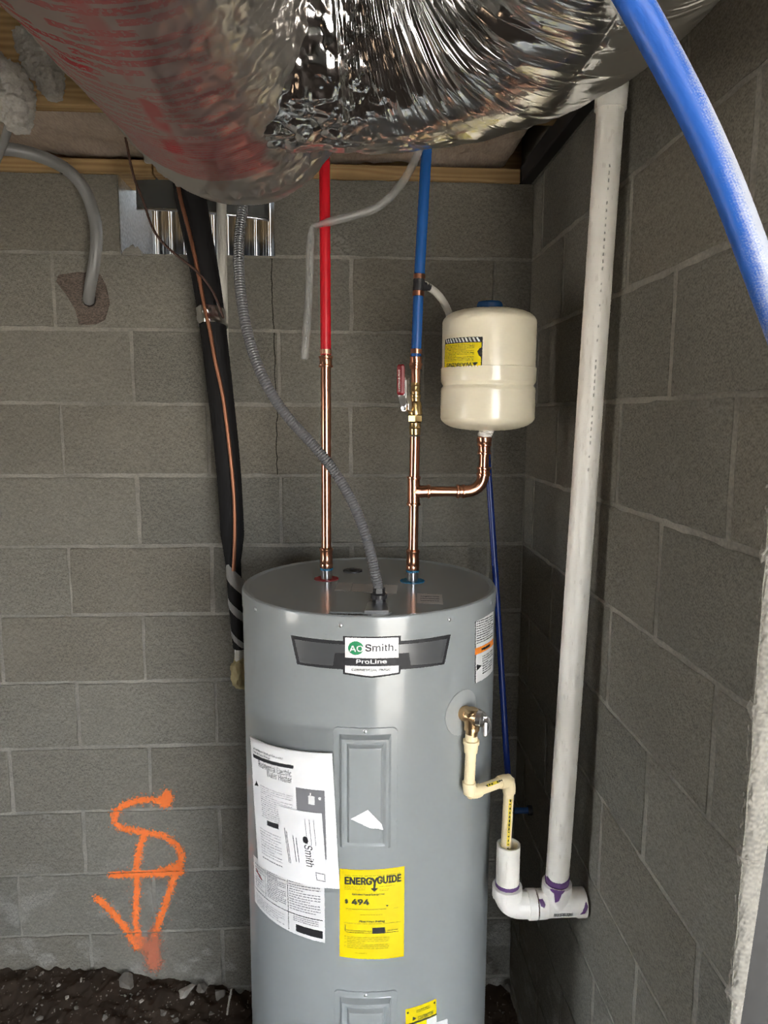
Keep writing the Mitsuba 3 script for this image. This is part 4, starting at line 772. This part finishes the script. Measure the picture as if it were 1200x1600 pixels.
ri = trimesh.creation.annulus(r_min=RV-.0045, r_max=RV, height=rtop[2]-rc[2]+.01, sections=48); ri.apply_translation([rc[0], YP, (rtop[2]+rc[2]-.01)/2])
add('drain_pipe__riser', ri, 'mat_pvc', 40)
ec = np.array([rc[0], YP, zz]); HB = RV+.0045
tl_ = np.array([PY(836, 1411, YP)[0], YP, zz]); tr_ = np.array([PY(913, 1411, YP)[0], YP, zz])
add('drain_pipe__elbow', cat(poly_tube([ec+[0, 0, .030], ec, tl_-[.016, 0, 0]], HB-.001, .034, 40, 14), along(ec+[0, 0, .020], ec+UP, [(0, HB), (.002, HB+.0025), (.026, HB+.0025), (.027, RV)], 40), along(tl_-[.018, 0, 0], tl_, [(0, HB), (.001, HB+.002), (.018, HB+.002)], 40)), 'mat_pvc_white', 35)
add('drain_pipe__joint_ring', along(tl_-[.0006, 0, 0], tr_, [(0, HB-.002), (.0045, HB-.002)], 40), 'mat_brown', 35)
tu = t0 + ds*.032
add('drain_pipe__tee', cat(along(tl_+[.003, 0, 0], tr_, [(0, HB+.001), (.020, HB+.001), (.022, HB-.001), (np.linalg.norm(tr_-tl_)-.026, HB-.001), (np.linalg.norm(tr_-tl_)-.022, HB+.001), (np.linalg.norm(tr_-tl_)-.004, HB+.001)], 40), along(t0, t0+ds, [(0, HB-.001), (.030, HB), (.032, HB+.0025), (.050, HB+.0025), (.051, RV)], 40)), 'mat_pvc_white', 35)
add('drain_pipe__primer_band', along(t0+ds*.0512, t0+ds, [(0, RV+.0006), (.008, RV+.0006), (.014, RV+.0004)], 40), 'mat_primer', 35, label='purple primer at the tee')
add('drain_pipe__primer_band', along(ec+[0, 0, .0475], ec+UP, [(0, RV+.0006), (.006, RV+.0006), (.008, RV+.0003)], 40), 'mat_primer', 35, label='purple primer on the riser')
def blot(c0, c1, pts, r, key, ax=None):
    """primer run: a patch wrapped on the tube from c0 towards c1; pts in (angle, distance)"""
    d = (c1-c0)/np.linalg.norm(c1-c0); s_ = np.array([0, -1., 0]); s_ = s_-d*(s_ @ d); s_ /= np.linalg.norm(s_); t_ = np.cross(s_, d)
    q = fine(extr(sg.Polygon([(a*r, b) for a, b in pts]).buffer(.001), .0004), .004); v = q.vertices; th = v[:, 0]/r
    q.vertices = c0 + d*v[:, 1:2] + (r+v[:, 2:3])*(np.cos(th)[:, None]*s_ + np.sin(th)[:, None]*t_); return add(key, q, 'mat_primer', False)
blot(t0, t0+ds, [(.15, .030), (.35, .026), (.45, .046), (.7, .050), (.7, .053), (-.2, .053), (.0, .046)], HB+.0028, 'drain_pipe__primer_run')
blot(tl_, tr_, [(.5, .006), (.9, .003), (.9, .010), (.6, .014), (.4, .012)], HB+.0012, 'drain_pipe__primer_run')
blot(tr_, tl_, [(-.35, .003), (.1, .010), (.15, .018), (.0, .014), (-.6, .006)], HB+.0012, 'drain_pipe__primer_run')
blot(t0+ds*.058, t0+ds*.2, [(-1.2, -.004), (1.2, -.002), (1.25, .012), (.6, .005), (0, .006), (-.6, .010), (-1.2, .016)], RV+.0004, 'drain_pipe__primer_run')
bc = []; x = tl_[0]+.034
gb = np.random.default_rng(4); 
def fnb(x0, w):
    return grid(3, 5, lambda u, v: np.c_[x0+u*w, YP-(HB-.0006)*np.cos((v-.5)*.35+.28), zz-(HB-.0006)*np.sin((v-.5)*.35+.28)])
while x < tl_[0]+.075: 
    w = gb.uniform(.0006, .002); bc.append(fnb(x, w)); x += w+gb.uniform(.0006, .0018)
add('drain_pipe__barcode', cat(*bc), 'mat_ink', False, label='small printed barcode')
add('drain_pipe__standpipe__print', cat(*[grid(3, 4, (lambda h0, hh: (lambda u, v: t0 + ds*(h0+u*hh)[:, None] + (RV+.0003)*np.c_[np.sin((v-.5)*.09-.12), -np.cos((v-.5)*.09-.12), 0*v]))(h, gb.uniform(.003, .008))) for h in list(np.arange(.95, 1.52, .013)) if gb.random() < .7]), 'mat_print_faint', False)

# ------------------------------------------------------------------ electrical conduit on the heater
cb = PZ(592, 944, ZT)
cpts = [PY(398, 235, 1.56), PY(385, 300, 1.54), PY(376, 350, 1.52), PY(373, 400, 1.49), PY(377, 465, 1.46), PY(392, 540, 1.44), PY(416, 600, 1.42), PY(450, 652, 1.43), PY(490, 696, 1.43), PY(526, 742, 1.43), PY(554, 792, 1.42), PY(573, 842, 1.41), PY(585, 890, cb[1]+.005), cb+[0, 0, .03]]
tag('flexible_conduit', 'grey flexible conduit curving down to the heater lid', 'conduit')
n = 1700; Pc = spline(cpts, n); sc_ = np.r_[0, np.cumsum(np.linalg.norm(np.diff(Pc, axis=0), axis=1))]
a = np.arange(20)*2*np.pi/20
add('flexible_conduit__hose', sweep(Pc, .0104 + .0008*np.sin(2*np.pi*sc_[:, None]/.0056 + 0*a[None]), 20), 'mat_conduit', True)
add('flexible_conduit__connector', cat(along(cb, cb+UP, [(0, .017), (.004, .017), (.005, .0135), (.012, .0135), (.013, .016), (.020, .016), (.022, .0125), (.034, .0122)], 6), along(cb, cb+UP, [(.013, .0165), (.021, .0165), (.024, .0125)], 24)), 'mat_black_plastic', False, label='black hexagonal connector')
bp = sg.Polygon([PZ(a_, b_2, ZT)[:2] for a_, b_2 in C6([(575, 333), (665, 333), (660, 300), (588, 300)])]); q = extr(bp, .006); q.apply_translation([0, 0, ZT])
add('flexible_conduit__base_plate', q, 'mat_steel', False)

# ------------------------------------------------------------------ refrigerant lines at the left of the heater
YS = 1.955
tag('refrigerant_line', 'black foam-wrapped refrigerant line running down the back wall into the wall behind the heater', 'insulated pipe')
L1 = [PY(289, 250, YS), PY(292, 268, YS), PY(300, 320, YS), PY(318, 415, YS), PY(331, 497, YS), PY(343, 600, YS), PY(354, 700, YS), PY(361, 790, YS), PY(364, 870, YS), PY(364, 888, YS)]
Pq = spline(L1, 160); rq = np.r_[np.linspace(.041, .0345, 60), np.linspace(.0345, .032, 85), np.linspace(.032, .019, 15)]
add('refrigerant_line__foam_sleeve', sweep(Pq, rq, 28), 'mat_black_foam', 40)
L2 = [PY(365, 875, YS), PY(367, 920, YS), PY(371, 965, YS+.01), PY(375, 1010, YS+.03)]
P2 = spline(L2, 80); add('refrigerant_line__lower_sleeve', sweep(P2, .0205, 24), 'mat_black_foam', 40)
for a_, b_2, bs_ in ((.08, .28, 'mat_tape'), (.50, .62, 'mat_tape'), (.88, .97, 'mat_tape')):
    i0, i1 = int(a_*79), int(b_2*79)
    def fn(u, v):
        th = (v-.5)*3.6-1.6; idx = np.clip((i0 + u*(i1-i0) + 24*(v-.5)), 0, 79); p = np.stack([np.interp(idx, np.arange(80), P2[:, j]) for j in range(3)], 1)
        return p + (.0212+.0007*meshkit.noise(np.c_[u*9, v*20, 0*u]))[:, None]*np.c_[np.cos(th), np.sin(th), 0*th]
    add('refrigerant_line__tape', grid(14, 40, fn), bs_, 30, label='pale tape wrapped round the lower end')
pe = P2[-1]
add('refrigerant_line__pipe_end', sweep(spline([pe+[0, 0, .01], PY(374, 1030, YS+.05)], 5), .014, 20), 'mat_tube_white', 40)
q = trimesh.creation.icosphere(4, 1.); nn = meshkit.fbm(q.vertices*2.3+4, 4); q.vertices = q.vertices*(.65+.7*nn)[:, None]*[.028, .035, .048] + PY(376, 1050, YS+.055)
add('foam_plug', q, 'mat_spray_foam', 40, 'yellowish lump of spray foam where the black line enters the wall', 'spray foam')
def fn(u, v):
    th = v*2*np.pi; i = 60 + u*13; p = np.stack([np.interp(i+2*np.sin(th), np.arange(160), Pq[:, j]) for j in range(3)], 1)
    return p + (.0362+.0028*(meshkit.noise(np.c_[u*7, np.cos(th)*4, np.sin(th)*4])) )[:, None]*np.c_[np.cos(th), np.sin(th), 0*th] + np.c_[.006*np.clip(np.cos(th), 0, 1)*np.sin(u*5), -.012*np.exp(-((np.mod(th, 2*np.pi)-4.6)/.4)**2), 0*th]
i5 = int(np.argmin(np.abs(Pq[:, 2]-PY(331, 497, YS)[2])))
def fn2(u, v):
    th = v*2*np.pi; i = i5 - 3.2 + u*6.4 + 1.2*np.sin(th); p = np.stack([np.interp(i, np.arange(160), Pq[:, j]) for j in range(3)], 1)
    return p + (.0375+.004*(meshkit.noise(np.c_[u*6, np.cos(th)*5, np.sin(th)*5])-.5) + .010*np.exp(-((th-4.5)/.35)**2))[:, None]*np.c_[np.cos(th), np.sin(th), 0*th]
add('refrigerant_line__foil_tape', grid(16, 72, fn2), 'mat_foil', 25, label='band of crumpled silver tape')
cl = [(276, 262), (281, 305), (293, 352), (306, 408), (316, 460), (321, 485), (328, 517), (336, 562), (346, 607), (354, 660), (360, 712), (365, 765), (367, 817), (366, 870), (365, 892)]
add('refrigerant_line__copper_line', tube([PY(a_, b_2, YS-.043) for a_, b_2 in cl], .0052, 120, 14), 'mat_copper_line', 40, label='bare thin copper line')
bc_ = [(196, 215), (203, 250), (211, 282), (225, 318), (241, 361), (262, 387), (292, 411), (315, 432), (333, 457), (344, 483), (349, 497)]
add('thermostat_cable', tube([PY(a_, b_2, YS-.055) for a_, b_2 in bc_], .0031, 90, 10), 'mat_brown', 40, 'thin brown cable crossing the wall opening to the foil tape', 'cable')
add('condensate_pipe', sweep(spline([PY(346, 250, 2.028), PY(347, 420, 2.028), PY(353, 640, 2.028)], 6), .0137, 24), 'mat_tube_white', 40, 'thin white plastic pipe on the wall just behind the black line', 'pipe')
# grey conduit entering the wall at the left
gc = [PY(-40, 236, 1.86), PY(0, 232, 1.88), PY(37, 237, 1.90), PY(75, 249, 1.93), PY(108, 268, 1.965), PY(130, 293, 1.99), PY(143, 323, 2.0), PY(150, 355, 2.005), PY(150, 390, 2.01), PY(146, 420, 2.018), PY(141, 448, 2.035), PY(139, 470, 2.07)]
tag('grey_conduit', 'smooth grey conduit bending into the hole in the left of the wall', 'conduit')
add('grey_conduit__hose', tube(gc, .0155, 110, 24), 'mat_cable', 40)
p = PY(98, 261, 1.957); p2 = PY(104, 265, 1.962); add('grey_conduit__tie', along(p, p2, [(0, .0165), (.006, .0165)], 24), 'mat_black_plastic', 35)
add('grey_cable', tube([PY(22, 160, 1.70), PY(14, 195, 1.72), PY(3, 230, 1.78), PY(-25, 300, 1.82)], .009, 30, 12), 'mat_cable', 40, 'grey cable hanging at the left edge below the white insulation', 'cable')
# clear vinyl tube
yv_ = YL-.062
vt = [PY(661, 215, yv_-.01), PY(652, 242, yv_+.02), PY(637, 272, yv_+.01), PY(615, 302, yv_), PY(589, 324, yv_), PY(555, 336, yv_), PY(517, 346, yv_), PY(488, 353.5, yv_)]
v2 = [PY(488, 353.5, yv_), PY(485.5, 372, yv_), PY(484, 420, yv_), PY(481, 485, yv_), PY(476, 561, yv_)]
tag('vinyl_tube', 'clear vinyl tube folded sharply and hanging down beside the red pipe', 'tube')
rv = np.r_[np.full(52, .0085), np.linspace(.0085, .0045, 8)]; add('vinyl_tube__upper_length', sweep(spline(vt, 60), rv, 18), 'mat_vinyl', 40)
rv = np.r_[np.linspace(.0045, .0085, 6), np.full(40, .0085)]; add('vinyl_tube__hanging_length', sweep(spline(v2, 46), rv, 18, cap=False), 'mat_vinyl', 40)
Pv = spline(v2, 200); pr2 = []
for i in range(24, 190, 12):
    c = Pv[i]; pr2.append(grid(4, 3, lambda u, v: c + np.c_[(v-.5)*.002+.001, -.0088+0*u, (u-.5)*.006]))
add('vinyl_tube__print', cat(*pr2), 'mat_ink_grey', False)
# big blue pipe near the camera
bp_ = [(905, -150), (990, 0), (1045, 100), (1096, 200), (1148, 320), (1189, 430), (1222, 520), (1250, 610)]
add('blue_pipe', tube([PY(a_, b_2, .50 - (.05 if b_2 < -100 else 0)) for a_, b_2 in bp_], .0109, 160, 36), 'mat_pex_frost', True, 'large blue plastic pipe with white dusting crossing the upper right close to the camera', 'pipe')
# grey door leaf leaning at the end of the wall
e0, e1 = PY(1204, 1290, .70), PY(1157, 1600, .70); dz = (e1-e0)/(e1[2]-e0[2])
b0 = e0 + dz*(0-e0[2]); t1 = e0 + dz*(e0[2]+.04-e0[2])
q = np.array([b0, b0+[.035, -.012, 0], t1+[.035, -.012, 0], t1]); q2 = q+[.022, .018, 0]
add('metal_post', trimesh.convex.convex_hull(np.vstack([q, q2])), 'mat_door', False, 'mottled grey metal post at the lower right edge, before the end of the wall', 'post')
